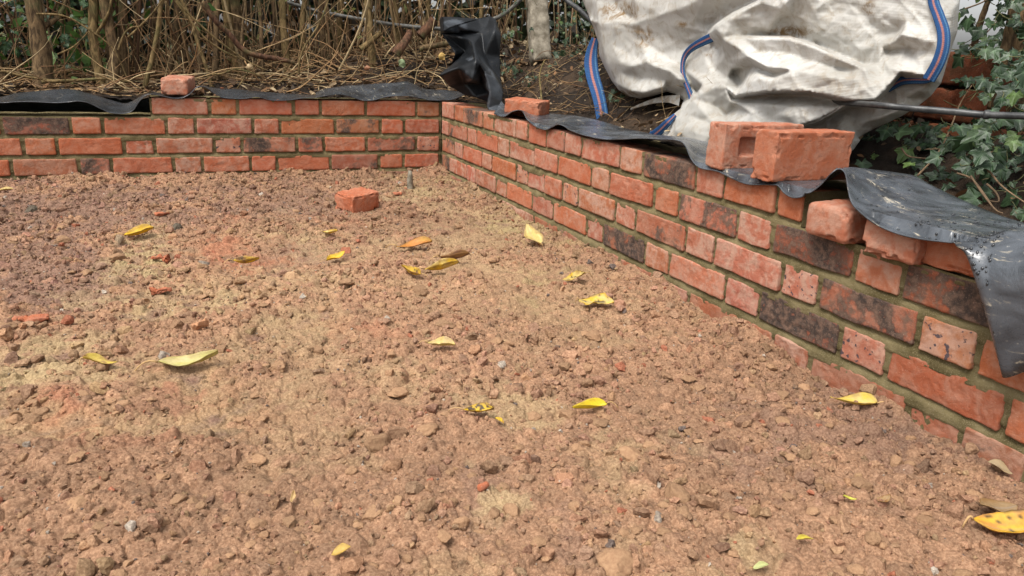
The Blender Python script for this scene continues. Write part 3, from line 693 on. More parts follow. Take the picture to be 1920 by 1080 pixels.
# ================================================================== fallen leaves
def leaf(px, py, lpx, ang, wid, curl, label, col=(0.80, 0.55, 0.03), col2=None, lift=0.004, stalk=1.0, tilt=0.0, spots=0.0, roll=0.0, ragged=0.16, cat='leaf', face=0.25):
    """ang: direction of the leaf's tip in the picture plane laid on the soil (degrees)"""
    p = on_ground(px, py); d = np.linalg.norm(p - CAM); L = lpx * d / FPX
    a = uz(px - 10, py, p[2]); b = uz(px + 10, py, p[2]); ex = (b - a); ex /= np.linalg.norm(ex); ey = np.array([-ex[1], ex[0], 0])
    rg = np.random.default_rng(int(px * 7 + py)); nu, nv = 25, 13
    t = np.linspace(0, 1, nu); v = np.linspace(-1, 1, nv)
    prof = np.sin(np.pi * t ** 0.85) ** 0.8 * (1 - 0.25 * t); prof /= prof.max()
    T, Vv = np.meshgrid(t, v, indexing='ij')
    rag = 1 + ragged * fbm(np.stack([T * 6, np.sign(Vv) * 3, T * 0], -1).reshape(-1, 3) + px, 5, 3).reshape(T.shape)
    W = prof[:, None] * wid * L * 0.5 * Vv * rag
    X = (T - 0.5) * L
    Zl = lift + curl * L * (np.abs(Vv) ** 1.6) * 0.30 * prof[:, None] + roll * L * 0.25 * Vv * prof[:, None] + 0.16 * abs(curl) * L * (2 * T - 1) ** 2 + tilt * L * (T - 0.5) * 0.5
    Zl += 0.018 * L * fbm(np.stack([T * 4, Vv * 2, T * 0 + px], -1).reshape(-1, 3), 9, 2).reshape(T.shape) - 0.012 * L * (np.abs(Vv) < 0.1)
    curl *= 0.75
    Yw = W * (1 - 0.25 * abs(curl) * np.abs(Vv)) + 0.07 * L * np.sin(T * 2.6 + px)
    ca, sa = math.cos(math.radians(ang)), math.sin(math.radians(ang))
    U = X * ca - Yw * sa; Q = X * sa + Yw * ca
    tw_ = rg.uniform(-.35, .35); Zl = Zl + tw_ * L * .35 * Vv * (2 * T - 1) * prof[:, None] + 0.09 * L * np.sin(T * rg.uniform(3, 6) + px) * (0.5 + np.abs(Vv)) * .6 + face * Q
    zmin = Zl.min()
    P = U[..., None] * ex + Q[..., None] * ey + np.stack([U * 0, U * 0, Zl - zmin + 0.0025 + 0.10 * min(L, .06)], -1)
    S, F = solid_grid(P, nu, nv, 0.0006)
    c = np.array(col)[None, None, :] * (0.92 + 0.12 * fbm(np.stack([T * 5, Vv * 3, T * 0 + px], -1).reshape(-1, 3), 4, 3).reshape(T.shape))[..., None]
    if col2 is not None:
        m = sstep(-0.1, 0.5, fbm(np.stack([T * 5, Vv * 3, T * 0 + py], -1).reshape(-1, 3), 6, 3).reshape(T.shape) + 0.35 * np.abs(Vv) - 0.15)[..., None]; c = c * (1 - m) + np.array(col2) * m
    if spots:
        m = sstep(1.0 - spots, 1.08 - spots, 0.5 + 0.9 * fbm(np.stack([T * 9, Vv * 5, T * 0 + py], -1).reshape(-1, 3), 16, 2).reshape(T.shape))[..., None]; c = c * (1 - m) + np.array((0.06, 0.035, 0.012)) * m
    rb = 0.5 + 0.5 * np.sin((T * 15 - np.abs(Vv) * 3.2) * 2 * math.pi / 1.6); c = c * (0.90 + 0.10 * rb)[..., None]
    br = sstep(0.55, 1.0, np.abs(Vv) + 0.35 * fbm(np.stack([T * 7, Vv * 4, T * 0 + px * 3], -1).reshape(-1, 3), 26, 2).reshape(T.shape) + 0.5 * (T - 0.72).clip(0))[..., None] * rg.uniform(.1, .7); c = c * (1 - br) + np.array((0.26, 0.13, 0.035)) * br
    vein = (np.abs(Vv) < 0.07)[..., None]; c = np.where(vein, c * 0.75 + 0.08, c)
    c = c.reshape(-1, 3).clip(0, 1)
    o = mk('fallen_leaf', S, F, M['leaf'], cols=np.concatenate([c, c]), label=label, cat=cat, group='fallen leaves on the soil')
    o.location = p
    if stalk:
        st = P[0, nv // 2]; n = 7; q = np.linspace(0, 1, n)[:, None]
        dirv = -(ca * ex + sa * ey); side = np.array([-dirv[1], dirv[0], 0])
        C_ = st + dirv * q * L * 0.38 * stalk + side * q ** 2 * L * 0.12 * rg.uniform(-1, 1) + np.array([0, 0, 1]) * (q * (1 - q)) * L * 0.25 - np.array([0, 0, 1]) * q ** 2 * max(0, st[2] - 0.006)
        V, Q1, T1 = tube(C_, np.linspace(0.0014, 0.0009, n) * max(0.7, L / 0.07), 5)
        mk('stalk', V, [Q1, T1], M['stalk'], parent=o)
YEL = (0.80, 0.51, 0.018); PALE = (0.70, 0.53, 0.17); ORA = (0.60, 0.23, 0.035); GRN = (0.58, 0.52, 0.16); BRN = (0.30, 0.14, 0.04)
leaf(262, 445, 46, 15, 0.55, 0.7, 'bright yellow leaf folded upward on the far left of the soil', YEL, lift=0.006)
leaf(620, 442, 32, -40, 0.5, 0.6, 'small yellow leaf farthest back in the middle', YEL, PALE, tilt=0.5)
leaf(630, 487, 36, 38, 0.55, 0.5, 'yellow leaf below the farthest small yellow one', YEL, tilt=0.5)
leaf(463, 499, 44, -5, 0.35, 0.9, 'curled yellow leaf with brown edges left of middle', YEL, BRN, spots=0.2)
leaf(777, 464, 66, 3, 0.40, 0.35, 'long orange leaf with fine veins lying flat', ORA, (0.68, 0.38, 0.08), stalk=0.8)
leaf(1000, 457, 58, 112, 0.66, 0.3, 'pale yellow oval leaf nearest the right wall at the back', PALE, (0.78, 0.64, 0.28), stalk=0.3, face=0.50)
leaf(852, 492, 56, 5, 0.20, 0.8, 'thin dark brown shrivelled leaf beyond two yellow ones', (0.20, 0.08, 0.035), (0.34, 0.17, 0.06))
leaf(770, 516, 46, 140, 0.42, 0.9, 'yellow leaf with brown streaks curled beside the shrivelled leaf', YEL, BRN, spots=0.25)
leaf(828, 512, 66, 8, 0.28, 0.7, 'yellow torn leaf with pale stalk below the shrivelled brown one', YEL, PALE, ragged=0.6, stalk=1.0)
leaf(1075, 529, 48, 200, 0.42, 0.4, 'pale leaf with brown spots and upturned stalk near the right wall', PALE, YEL, spots=0.25, stalk=1.0)
leaf(1117, 575, 66, -25, 0.62, 0.3, 'wide crumpled pale yellow leaf in front of the spotted pale leaf', PALE, YEL, ragged=0.7, spots=0.1, stalk=0.2)
leaf(828, 655, 52, -20, 0.5, 0.6, 'dry pale curled leaf in the centre of the soil', PALE, (0.55, 0.40, 0.2), ragged=0.5)
leaf(190, 690, 56, 0, 0.30, 0.5, 'narrow dull yellow leaf at the left', (0.62, 0.46, 0.06), BRN, stalk=0.3)
leaf(355, 692, 96, 16, 0.36, 0.5, 'long pale greenish yellow leaf with stalk at the left', GRN, (0.64, 0.54, 0.24), stalk=1.0, face=0.16)
leaf(897, 779, 56, -12, 0.48, 0.6, 'yellow leaf with black blotches in the lower middle', YEL, spots=0.42, stalk=1.3)
leaf(936, 795, 22, -50, 0.4, 0.5, 'yellow scrap beside the blotched leaf', YEL, BRN, ragged=0.5, stalk=0)
leaf(1105, 773, 68, 186, 0.30, 0.5, 'bright clean yellow leaf lying on clods', (0.86, 0.66, 0.03), lift=0.016, stalk=0.8)
leaf(1598, 764, 74, 170, 0.32, 0.5, 'yellow leaf with hooked stalk beside the foot of the right wall', (0.78, 0.58, 0.08), PALE, lift=0.010)
leaf(1895, 1001, 120, -12, 0.42, 0.4, 'large yellow and orange leaf at the bottom right edge', (0.80, 0.48, 0.04), (0.62, 0.30, 0.07), spots=0.16, stalk=0.3)
leaf(1872, 888, 34, -50, 0.6, 0.3, 'dull tan leaf against the near wall foot', (0.42, 0.31, 0.17), stalk=0)
leaf(1868, 968, 62, 10, 0.6, 0.2, 'muddy brown leaf behind the large orange leaf', (0.36, 0.24, 0.12), stalk=0)
leaf(1592, 940, 22, -10, 0.35, 0.4, 'tiny green yellow leaf scrap at the lower right', (0.62, 0.60, 0.08), stalk=0)
leaf(1655, 944, 30, 30, 0.5, 0.5, 'tiny brown and tan leaf scrap at the lower right', (0.44, 0.29, 0.14), BRN, stalk=0)
leaf(1508, 1018, 30, 0, 0.28, 0.4, 'thin yellow sliver of leaf at the lower right', (0.72, 0.60, 0.08), stalk=0)
leaf(1425, 1070, 30, 5, 0.4, 0.3, 'small pale green leaf at the bottom edge', (0.58, 0.60, 0.25), stalk=0.5)
leaf(640, 1042, 34, 20, 0.6, 0.3, 'muddy yellow leaf half buried at the bottom', (0.68, 0.45, 0.10), stalk=0)
leaf(549, 940, 26, 100, 0.35, 0.5, 'small straw coloured leaf in the lower left', (0.66, 0.45, 0.2), stalk=0)
leaf(12, 361, 22, 0, 0.4, 0.4, 'tiny pale leaf at the far left under the back wall', PALE, stalk=0)
# a broken wooden peg in the soil at the back
p = on_ground(769, 352); hgt = 0.062
V, Q, T = tube(np.array([[0, 0, -0.03], [0.001, 0, 0.0], [-0.001, 0.001, hgt * 0.6], [0.0, 0.001, hgt]]), [0.012, 0.0125, 0.0125, 0.0115], 10, True, 0.25, 3)
V[:, 2] += 0.012 * (V[:, 2] > hgt * 0.9) * np.sign(np.sin(V[:, 0] * 900 + 1))
o = mk('wooden_peg', V, [Q, T], M['post'], label='short snapped wooden peg standing in the soil by the back wall', cat='peg'); o.location = p

# ================================================================== black sheeting
def strip(name, rows, label, n, tg, bump=0.004, seed=1, mud=0.5, th=0.0022, parent=None, over=False, dust_sheen=0.5):
    """rows: front, middle, back world points of the sheet, from one end to the other"""
    F_, Md, Bk = (np.array([r[i] for r in rows]) for i in range(3))
    m = len(rows); ts = np.linspace(0, m - 1, n)
    A, B, Cc = catmull(F_, n, ts), catmull(Md, n, ts), catmull(Bk, n, ts)
    tt = np.linspace(0, 1, tg)[:, None, None]
    P = (1 - tt) ** 2 * A + 2 * tt * (1 - tt) * (2 * B - 0.5 * A - 0.5 * Cc) + tt ** 2 * Cc
    fl = P.reshape(-1, 3); w = np.sin(np.pi * np.clip(np.repeat(tt[:, 0, 0], n) * 0.9 + 0.05, 0, 1))
    fl = fl + np.array([-0.15, -0.15, 1]) * (w * bump * 2 * fbm(fl * 11 + seed, seed, 3))[:, None]
    if over:                                                # it lies on the bricks, never in them
        near = fl[:, 1] < -2.29; lim = np.where(near, np.where(fl[:, 0] > -0.036, 0.3345, 0), np.where(fl[:, 0] > -0.004, 0.3405, 0))
        dlt = lim - fl[:, 2]; fl[:, 2] = np.where(dlt > -0.006, lim + 0.006 * np.exp(np.minimum(-(dlt + 0.006) / 0.006, 0)) , fl[:, 2])
    S, Q = solid_grid(fl, tg, n, th)
    c = P[:, :].reshape(-1, 3); o = c.mean(0)
    return mk(name, S, Q, M['membrane'], origin=o if parent is None else None, floats=dict(mud=np.full(len(S), mud), dust_sheen=np.full(len(S), dust_sheen)), label=label, cat=None if parent else 'plastic sheet', parent=parent)
def R3(fx, fy, X, bx, by, Xb, k=0.35, up=0.0):
    a = ux(fx, fy, X); b = ux(bx, by, Xb); m = a + (b - a) * k; m[2] = a[2] * 0.6 + b[2] * 0.4 + up; return a, m, b
rr = [R3(926, 214, -.004, 940, 190, .06), R3(945, 219, -.006, 955, 203, .10), R3(962, 209, .0, 970, 204, .14), R3(978, 208, .0, 985, 207, .18), R3(990, 226, -.008, 1005, 210, .2),
      R3(1006, 238, -.012, 1025, 212, .22), R3(1024, 243, -.012, 1050, 215, .22), R3(1045, 234, -.008, 1075, 217, .22), R3(1056, 236, -.008, 1090, 219, .22), R3(1070, 245, -.012, 1110, 223, .22),
      R3(1100, 255, -.014, 1140, 231, .22), R3(1140, 262, -.014, 1170, 240, .22), R3(1200, 259, -.01, 1215, 250, .2), R3(1245, 261, -.005, 1250, 255, .2), R3(1270, 263, 0, 1285, 258, .2),
      R3(1284, 272, -.005, 1305, 262, .2), R3(1296, 298, -.012, 1330, 268, .2), R3(1312, 315, -.014, 1360, 275, .2), R3(1345, 322, -.014, 1390, 285, .2), R3(1397, 344, -.016, 1430, 300, .2),
      R3(1440, 347, -.014, 1480, 310, .2), R3(1458, 348, -.014, 1520, 318, .22), R3(1470, 362, -.018, 1545, 322, .22), R3(1487, 371, -.02, 1560, 322, .22), R3(1510, 367, -.016, 1575, 320, .22),
      R3(1535, 350, -.008, 1585, 317, .22), R3(1558, 326, .0, 1595, 314, .20), R3(1572, 317, .01, 1610, 315, .22), R3(1584, 324, .006, 1640, 319, .24), R3(1589, 350, -.03, 1680, 324, .24),
      R3(1597, 380, -.046, 1715, 331, .24), R3(1615, 400, -.052, 1745, 348, .23), R3(1645, 422, -.054, 1790, 369, .22), R3(1685, 439, -.054, 1830, 387, .20), R3(1730, 449, -.05, 1870, 404, .18), R3(1775, 454, -.046, 1905, 418, .17)]
def R4(fx, fy, mx, my, bx, by): return ux(fx, fy, -.040), ux(mx, my, -.040), ux(bx, by, .16)
rr += [R4(1805, 459, 1812, 452, 1925, 424), R4(1822, 482, 1825, 453, 1940, 428), R4(1833, 520, 1835, 455, 1955, 433), R4(1846, 570, 1843, 456, 1970, 438), R4(1862, 632, 1852, 457, 1985, 444),
       R4(1878, 695, 1864, 459, 2000, 450), R4(1886, 708, 1876, 460, 2012, 455), R4(1925, 696, 1905, 463, 2042, 466), R4(1990, 675, 1965, 470, 2100, 490), R4(2090, 665, 2060, 490, 2190, 530)]
sheet = strip('plastic_sheet', rr, 'long black plastic sheet over the right wall, its wet near flap hanging down', 620, 40, 0.0035, 3, 1.0, over=True, dust_sheen=0.8)
# water drops on the near flap
F_, Md, Bk = (np.array([r[i] for r in rr]) for i in range(3)); gd = np.random.default_rng(12); mb = MB()
hemi = IV[IV[:, 2] > -0.5]
me_ = sheet.data; co = np.empty(len(me_.vertices) * 3, np.float32); me_.vertices.foreach_get('co', co); co = co.reshape(-1, 3)[:620 * 40].reshape(40, 620, 3)
for k in range(330):
    i = int(gd.integers(1, 38)); j = int(gd.integers(455, 570) if gd.uniform() < 0.8 else gd.integers(330, 455))
    a, b, c = co[i, j], co[i + 1, j], co[i, j + 1]; n = np.cross(c - a, b - a); n /= np.linalg.norm(n) + 1e-9
    if n[2] < -0.2: n = -n
    t1 = np.cross(n, [0, 0, 1.0]); t1 /= np.linalg.norm(t1) + 1e-6; t2 = np.cross(n, t1)
    r = 0.0009 + 0.0026 * gd.uniform() ** 2.2
    pos = a + (b - a) * gd.uniform() + (c - a) * gd.uniform() + n * 0.0011
    V = pos + r * (IV[:, :1] * t1 + IV[:, 1:2] * t2 * gd.uniform(1.0, 1.5) + IV[:, 2:] * n * 0.6); mb.add(V, None, IF)
od = mb.build('water_drops', M['drop'], parent=sheet); od['kind'] = 'stuff'
md = od.modifiers.new('s', 'SUBSURF'); md.levels = 1; md.render_levels = 1
def B3(f, b, Yf=-0.012, Yb=0.16, k=0.4):
    a = uy(f[0], f[1], Yf); c = uy(b[0], b[1], Yb); return a, a + (c - a) * k, c
fa = [((-160, 196), (-160, 182)), ((-60, 193), (-60, 183)), ((0, 193), (0, 182)), ((30, 191), (28, 175)), ((60, 191), (60, 172)), ((100, 193), (100, 168)), ((124, 192), (126, 167)), ((145, 190), (142, 169)), ((165, 193), (165, 175)), ((189, 204), (180, 179)),
      ((207, 212), (205, 187)), ((233, 213), (233, 194)), ((249, 207), (248, 190)), ((262, 189), (262, 182)), ((275, 178), (275, 176)), ((289, 177), (290, 174)), ((308, 181), (308, 176)), ((328, 185), (328, 178)), ((344, 183), (346, 176)), ((357, 176), (360, 169)),
      ((368, 165), (370, 162)), ((380, 162), (382, 161)), ((391, 167), (394, 164)), ((404, 176), (412, 166)), ((418, 183), (430, 167)), ((439, 185), (450, 168)), ((459, 185), (467, 170)), ((483, 182), (490, 172)), ((509, 188), (515, 174)), ((541, 188), (545, 176)), ((568, 184), (572, 178)), ((596, 183), (596, 179))]
strip('plastic_sheet', [B3(*q, -0.012, 0.13) for q in fa], 'wavy black plastic sheet over the left half of the back wall', 420, 14, 0.002, 5, 0.10, dust_sheen=0.28)
fb = [((592, 183), (592, 175)), ((603, 181), (604, 168)), ((615, 179), (620, 165)), ((634, 177), (634, 163)), ((649, 179), (652, 161)), ((665, 184), (671, 160)), ((682, 189), (690, 158)), ((701, 188), (708, 157)), ((723, 182), (728, 156)), ((745, 180), (745, 155)), ((764, 180), (764, 153)),
      ((788, 184), (780, 160)), ((806, 188), (796, 167)), ((838, 188), (826, 168)), ((856, 184), (846, 170)), ((872, 177), (862, 172))]
strip('plastic_sheet', [B3(*q, -0.014, 0.17) for q in fb], 'mud scratched black plastic sheet over the back wall next to the corner', 260, 18, 0.003, 8, 1.1, dust_sheen=0.4)
# the crumpled end of the sheet standing up at the corner
def cz(x, y, d): return ud(800 + x / 4.695, 10 + y / 4.695, 3.44 - d * 1.5)
PT = dict(A=(135, 85, .02), A2=(116, 110, -.02), B=(330, 105, 0), B2=(440, 118, -.02), C=(570, 97, -.03), D=(602, 130, .0), E=(641, 258, .03), G=(157, 224, .10), G1=(260, 172, .05), H=(128, 242, .02), H2=(310, 250, .0), H3=(480, 250, .02), H4=(590, 235, .06),
          I=(250, 430, .06), I2=(330, 415, .02), I3=(405, 325, .10), I4=(320, 290, .05), J=(200, 530, .02), K=(98, 620, .12), K2=(280, 555, .14), K3=(440, 488, .17), K4=(475, 500, .16), L=(190, 712, .05), L2=(330, 690, .05), M=(320, 782, .03), M2=(430, 805, .05),
          N=(540, 862, .06), N2=(556, 780, .08), O=(398, 650, .16), O2=(470, 575, .12), O3=(525, 580, .15), P=(530, 600, .16), P1=(600, 655, .14), Pm=(480, 690, .04), R=(640, 470, .02), R1=(560, 530, .06), R2=(650, 660, .03), R3=(500, 440, .04), S=(672, 790, .12),
          S1=(560, 760, .16), S2=(535, 895, .14), T=(665, 890, .12), U=(690, 968, .10), U1=(618, 972, .13), W=(590, 930, .15))
TR = ['A G G1', 'A G1 B', 'G1 B2 B', 'A H A2', 'A G H', 'G H2 H', 'G G1 H2', 'G1 H3 H2', 'G1 B2 H3', 'B2 C H3', 'C D H4', 'C H4 H3', 'D E H4', 'H I2 I', 'H I4 I2', 'H H2 I4', 'H2 I3 I4', 'H2 H3 I3', 'H3 R3 I3', 'H3 H4 R3', 'H4 E R', 'H4 R R3', 'I4 I3 I2', 'I I2 J', 'I2 I3 K3', 'J I2 K2', 'I2 K3 K2', 'J K2 K',
      'I3 K4 K3', 'I3 R3 K4', 'K K2 L', 'K2 L2 L', 'K2 O L2', 'K2 K3 O', 'K3 K4 O', 'K4 O3 O2', 'O K4 O2', 'O2 O3 Pm', 'O O2 Pm', 'O Pm L2', 'L L2 M', 'L2 M2 M', 'L2 Pm M2', 'Pm N2 M2', 'M2 N2 N', 'O3 P Pm', 'Pm P S1', 'Pm S1 N2', 'P P1 S1', 'P1 S S1', 'S1 S T', 'S1 T S2', 'N2 S1 S2', 'N N2 S2', 'S2 T W', 'W T U', 'W U U1', 'S2 W U1',
      'R3 R R1', 'R3 R1 K4', 'R1 O3 K4', 'R1 R2 P1', 'R R2 R1', 'R1 P1 O3', 'P1 P O3', 'R2 S P1']
nm = list(PT); V = np.array([cz(*PT[k]) for k in nm]); T = np.array([[nm.index(a) for a in t.split()] for t in TR])
def sub_tri(V, T, seed, amp):
    V = list(map(np.array, V)); mid = {}; out = []
    def m_(a, b):
        k = (min(a, b), max(a, b))
        if k not in mid: mid[k] = len(V); V.append((V[a] + V[b]) / 2)
        return mid[k]
    for a, b, c in T:
        ab, bc, ca = m_(a, b), m_(b, c), m_(c, a); out += [(a, ab, ca), (ab, b, bc), (ca, bc, c), (ab, bc, ca)]
    V = np.array(V); V = V + amp * np.stack([vn(V * 14 + seed, 1), vn(V * 14 + seed, 2), vn(V * 14 + seed, 3)], -1)
    return V, np.array(out)
V0 = V.copy(); V, T = sub_tri(V, T, 3.0, 0.006); V, T = sub_tri(V, T, 5.0, 0.003); V, T = sub_tri(V, T, 7.0, 0.0012)
o = mk('crumpled_sheet', V, T, M['membrane_dull'], origin=ud(880, 205, 3.42), floats=dict(mud=np.full(len(V), 0.1), dust_sheen=np.array([0.55 if nm[int(np.argmin(((V0 - v) ** 2).sum(1)))] in ('O', 'O2', 'P', 'P1', 'S', 'S1', 'T', 'U', 'U1', 'W', 'S2', 'G1') else 0.0 for v in V])), label='crumpled black plastic sheet standing upright behind the corner of the wall', cat='plastic sheet')
sm = o.modifiers.new('smooth', 'SMOOTH'); sm.factor = 0.5; sm.iterations = 1
so = o.modifiers.new('thick', 'SOLIDIFY'); so.thickness = 0.0025

# ================================================================== the bulk bag slumped behind the right wall
from mathutils.geometry import delaunay_2d_cdt
PB = np.array([0.30, -1.0, 0.33]); E1 = np.array([0.06, -1.38, 0.0]); E1 /= np.linalg.norm(E1); E2 = np.array([0.12, 0, 1.0]); E2 /= np.linalg.norm(E2)
PN = np.cross(E1, E2)
def bagpt(x, y, h=0.0):
    d = ray(x, y); t = ((PB - CAM) @ PN) / (d @ PN); P = CAM + d * t
    v = CAM - P; return P + v / np.linalg.norm(v) * h
SIL = [(1085, -70), (1092, 0), (1102, 25), (1112, 50), (1122, 80), (1124, 105), (1133, 125), (1146, 150), (1160, 169), (1180, 181), (1200, 185), (1225, 180), (1250, 172), (1266, 176), (1281, 188), (1276, 204), (1262, 216), (1248, 227), (1238, 242), (1228, 256), (1260, 262), (1310, 270), (1400, 282), (1500, 286), (1560, 298),
       (1583, 297), (1600, 281), (1613, 263), (1609, 258), (1640, 241), (1660, 232), (1690, 218), (1720, 200), (1745, 180), (1765, 155), (1771, 135), (1778, 110), (1786, 85), (1795, 60), (1797, 30), (1800, 0), (1806, -70)]
LOWH = {(1276, 204): 3, (1262, 216): 6, (1248, 227): 8, (1238, 242): 9, (1228, 256): 9, (1260, 262): 9, (1310, 270): 9, (1400, 282): 6}
LINES = [[(x, y, LOWH.get((x, y), -5)) for x, y in SIL] + [(1085, -70, -5)],
 [(1105, 38, 0), (1123, 44, 4), (1160, 42, 6), (1195, 42, 7), (1240, 28, 8), (1290, 10, 8), (1325, -8, 8), (1360, -40, 7)], [(1150, 28, 2), (1165, 20, .5), (1182, 33, 2)], [(1195, 26, 7), (1190, 0, 8), (1186, -40, 7)], [(1118, 5, 4), (1125, -40, 4)],
 [(1126, 60, 3), (1130, 90, 3), (1140, 120, 2), (1155, 148, .5)], [(1150, 85, 4.5), (1200, 75, 4), (1250, 62, 4), (1300, 42, 4)], [(1240, 100, 2)], [(1180, 100, 3.5)], [(1262, 115, 0), (1274, 95, -.5), (1320, 70, -1)],
 [(1140, 100, 3.5), (1163, 117, 5.5), (1186, 124, 6.5), (1213, 115, 7), (1224, 122, 6.5), (1258, 133, 5.5), (1277, 150, 3.5)], [(1165, 137, 3), (1208, 146, 2), (1250, 151, 2.5)], [(1160, 160, 2.5), (1182, 171, 4), (1210, 174, 4.5), (1245, 163, 3)],
 [(1290, 105, -1), (1283, 130, -1), (1298, 160, -2), (1292, 185, -2)], [(1320, 100, 0)], [(1350, 92, 0)], [(1375, 130, -1)], [(1340, 130, .5)], [(1388, 158, -1)],
 [(1342, 50, 9), (1375, 28, 9), (1425, 5, 9), (1450, -25, 8)], [(1337, 46, -2), (1371, 23, -2), (1420, -1, -1.5), (1444, -32, -1)], [(1400, 50, 5.5)], [(1440, 58, 3)], [(1430, 18, 6), (1462, 18, 7), (1478, 3, 7), (1500, -30, 6)], [(1490, 25, 2)], [(1470, 42, .5)], [(1505, 55, -1)],
 [(1342, 50, 9), (1355, 72, 9.5), (1388, 92, 10.5), (1402, 106, 11), (1440, 126, 11.5), (1490, 131, 11.5), (1545, 144, 11.5), (1605, 148, 10), (1640, 152, 8.5)],
 [(1395, 72, 8), (1440, 71, 9), (1482, 72, 9.5), (1532, 89, 10), (1579, 111, 10), (1620, 128, 9), (1650, 133, 6)], [(1395, 67, 4), (1440, 66, 0), (1482, 66, -2.5), (1532, 83, -3), (1579, 105, -2.5), (1620, 121, -1)],
 [(1420, 96, 7.5), (1470, 97, 7.5), (1520, 113, 8), (1580, 131, 7.5)], [(1360, 102, 6)], [(1372, 128, 5), (1410, 124, 5.5), (1450, 140, 7)], [(1395, 160, 10), (1415, 152, 11), (1428, 146, 11.5), (1455, 150, 12), (1475, 158, 12)],
 [(1380, 180, 10), (1410, 176, 11), (1440, 172, 12), (1480, 171, 12), (1520, 172, 12), (1560, 181, 11), (1590, 189, 10), (1640, 188, 9), (1660, 168, 8), (1682, 142, 6)],
 [(1376, 185, 3), (1410, 181, 1.5), (1440, 177, 1.5), (1480, 177, 1.5), (1520, 178, 2), (1558, 187, 3), (1582, 194, 3), (1640, 195, -1), (1668, 172, -1), (1690, 145, -.5)],
 [(1385, 194, 7), (1420, 196, 8), (1470, 200, 8), (1520, 200, 8), (1560, 202, 7)], [(1360, 244, 8.5), (1420, 247, 8.5), (1498, 237, 8), (1537, 223, 7.5), (1565, 207, 7), (1580, 198, 6)], [(1500, 244, -1), (1540, 230, -2), (1570, 213, -2), (1592, 204, -2)], [(1440, 224, 6)], [(1470, 214, 8.5)], [(1410, 215, 8.5)],
 [(1300, 166, -3), (1308, 173, -5), (1312, 166, -3)], [(1319, 158, 6), (1300, 185, 7), (1277, 206, 7.5), (1257, 223, 8.5)], [(1262, 240, 9)], [(1300, 240, 9.5)], [(1332, 226, 7.5)], [(1290, 222, 8.5)], [(1319, 158, 6), (1340, 165, 6.5), (1357, 160, 7.5), (1370, 190, 6.5)], [(1345, 200, 3), (1358, 217, 2.5), (1378, 202, 3)], [(1335, 142, 2.5)], [(1365, 148, 3)],
 [(1545, 55, 0)], [(1560, 20, 0)], [(1620, 40, 1)], [(1600, 88, 0)], [(1540, -40, 1)], [(1620, -40, 2)], [(1700, -40, 2.5)], [(1655, 28, 2.2)],
 [(1655, 88, 4.5), (1668, 84, 5.5), (1690, 66, 6), (1720, 72, 5.5), (1752, 78, 4.5)], [(1665, 96, 2), (1700, 92, 2), (1740, 96, 3)], [(1684, 60, 1)], [(1640, 70, .8)], [(1700, 40, 3.5), (1735, 42, 3.5)], [(1640, 90, 2), (1643, 120, 4.5), (1650, 127, 5.5), (1690, 133, 6), (1735, 141, 4.5)], [(1680, 112, 4.5)],
 [(1748, -40, 3.5), (1750, 0, 3.5), (1760, 35, 4), (1768, 70, 4.5), (1760, 110, 4.5), (1742, 145, 4.5)], [(1785, 20, 1), (1783, 60, .5), (1774, 100, 0)], [(1700, 150, 0)], [(1742, 158, -.5)], [(1660, 202, -1.5)], [(1700, 182, -1)], [(1620, 228, -1)], [(1610, 206, -2)], [(1598, 242, -2)], [(1645, 222, .5), (1690, 205, -.5)], [(1580, 262, -1), (1600, 262, -3)], [(1575, 230, 0), (1590, 240, -1.5)]]
cv, ce, ch = [], [], []
for Ln in LINES:
    for i, (x, y, h) in enumerate(Ln):
        cv.append(Vector((x, y))); ch.append(h)
        if i: ce.append((len(cv) - 2, len(cv) - 1))
for x, y in ((1000, -150), (1900, -150), (1900, 400), (1000, 400)): cv.append(Vector((x, y))); ch.append(-7)
ov, oe, of, orv, _, _ = delaunay_2d_cdt(cv, ce, [], 0, 0.01)
O = np.array([v[:] for v in ov]); CVp = np.array([v[:] for v in cv]); CH = np.array(ch)
OH = np.array([np.max(CH[orv[i]]) if len(orv[i]) else CH[np.argmin(((CVp - O[i]) ** 2).sum(1))] for i in range(len(O))])
def bag_h(P):
    H = np.full(len(P), -7.0)
    for t in of:
        if len(t) != 3: continue
        a, b, c = O[list(t)]; D = (b[0] - a[0]) * (c[1] - a[1]) - (c[0] - a[0]) * (b[1] - a[1])
        if abs(D) < 1e-9: continue
        u = ((P[:, 0] - a[0]) * (c[1] - a[1]) - (c[0] - a[0]) * (P[:, 1] - a[1])) / D
        v = ((b[0] - a[0]) * (P[:, 1] - a[1]) - (P[:, 0] - a[0]) * (b[1] - a[1])) / D
        m = (u >= -1e-6) & (v >= -1e-6) & (u + v <= 1 + 1e-6)
        H[m] = OH[t[0]] * (1 - u[m] - v[m]) + OH[t[1]] * u[m] + OH[t[2]] * v[m]
    return H
sil = np.array(SIL + [SIL[0]], float); bp = []
for a, b in zip(sil[:-1], sil[1:]):
    n = max(1, int(np.hypot(*(b - a)) / 4)); bp += [a + (b - a) * i / n for i in range(n)]
bp = np.array(bp); nb = len(bp)
def inside(P):
    r = np.zeros(len(P), bool); j = nb - 1
    for i in range(nb):
        c = ((bp[i, 1] > P[:, 1]) != (bp[j, 1] > P[:, 1])) & (P[:, 0] < (bp[j, 0] - bp[i, 0]) * (P[:, 1] - bp[i, 1]) / (bp[j, 1] - bp[i, 1] + 1e-12) + bp[i, 0])
        r ^= c; j = i
    return r
gx, gy = np.meshgrid(np.arange(1084, 1810, 3.2), np.arange(-70, 300, 3.2)); gx = gx + (np.arange(gx.shape[0]) % 2)[:, None] * 1.6
ip = np.stack([gx.ravel(), gy.ravel()], -1)
lp, le = [], []
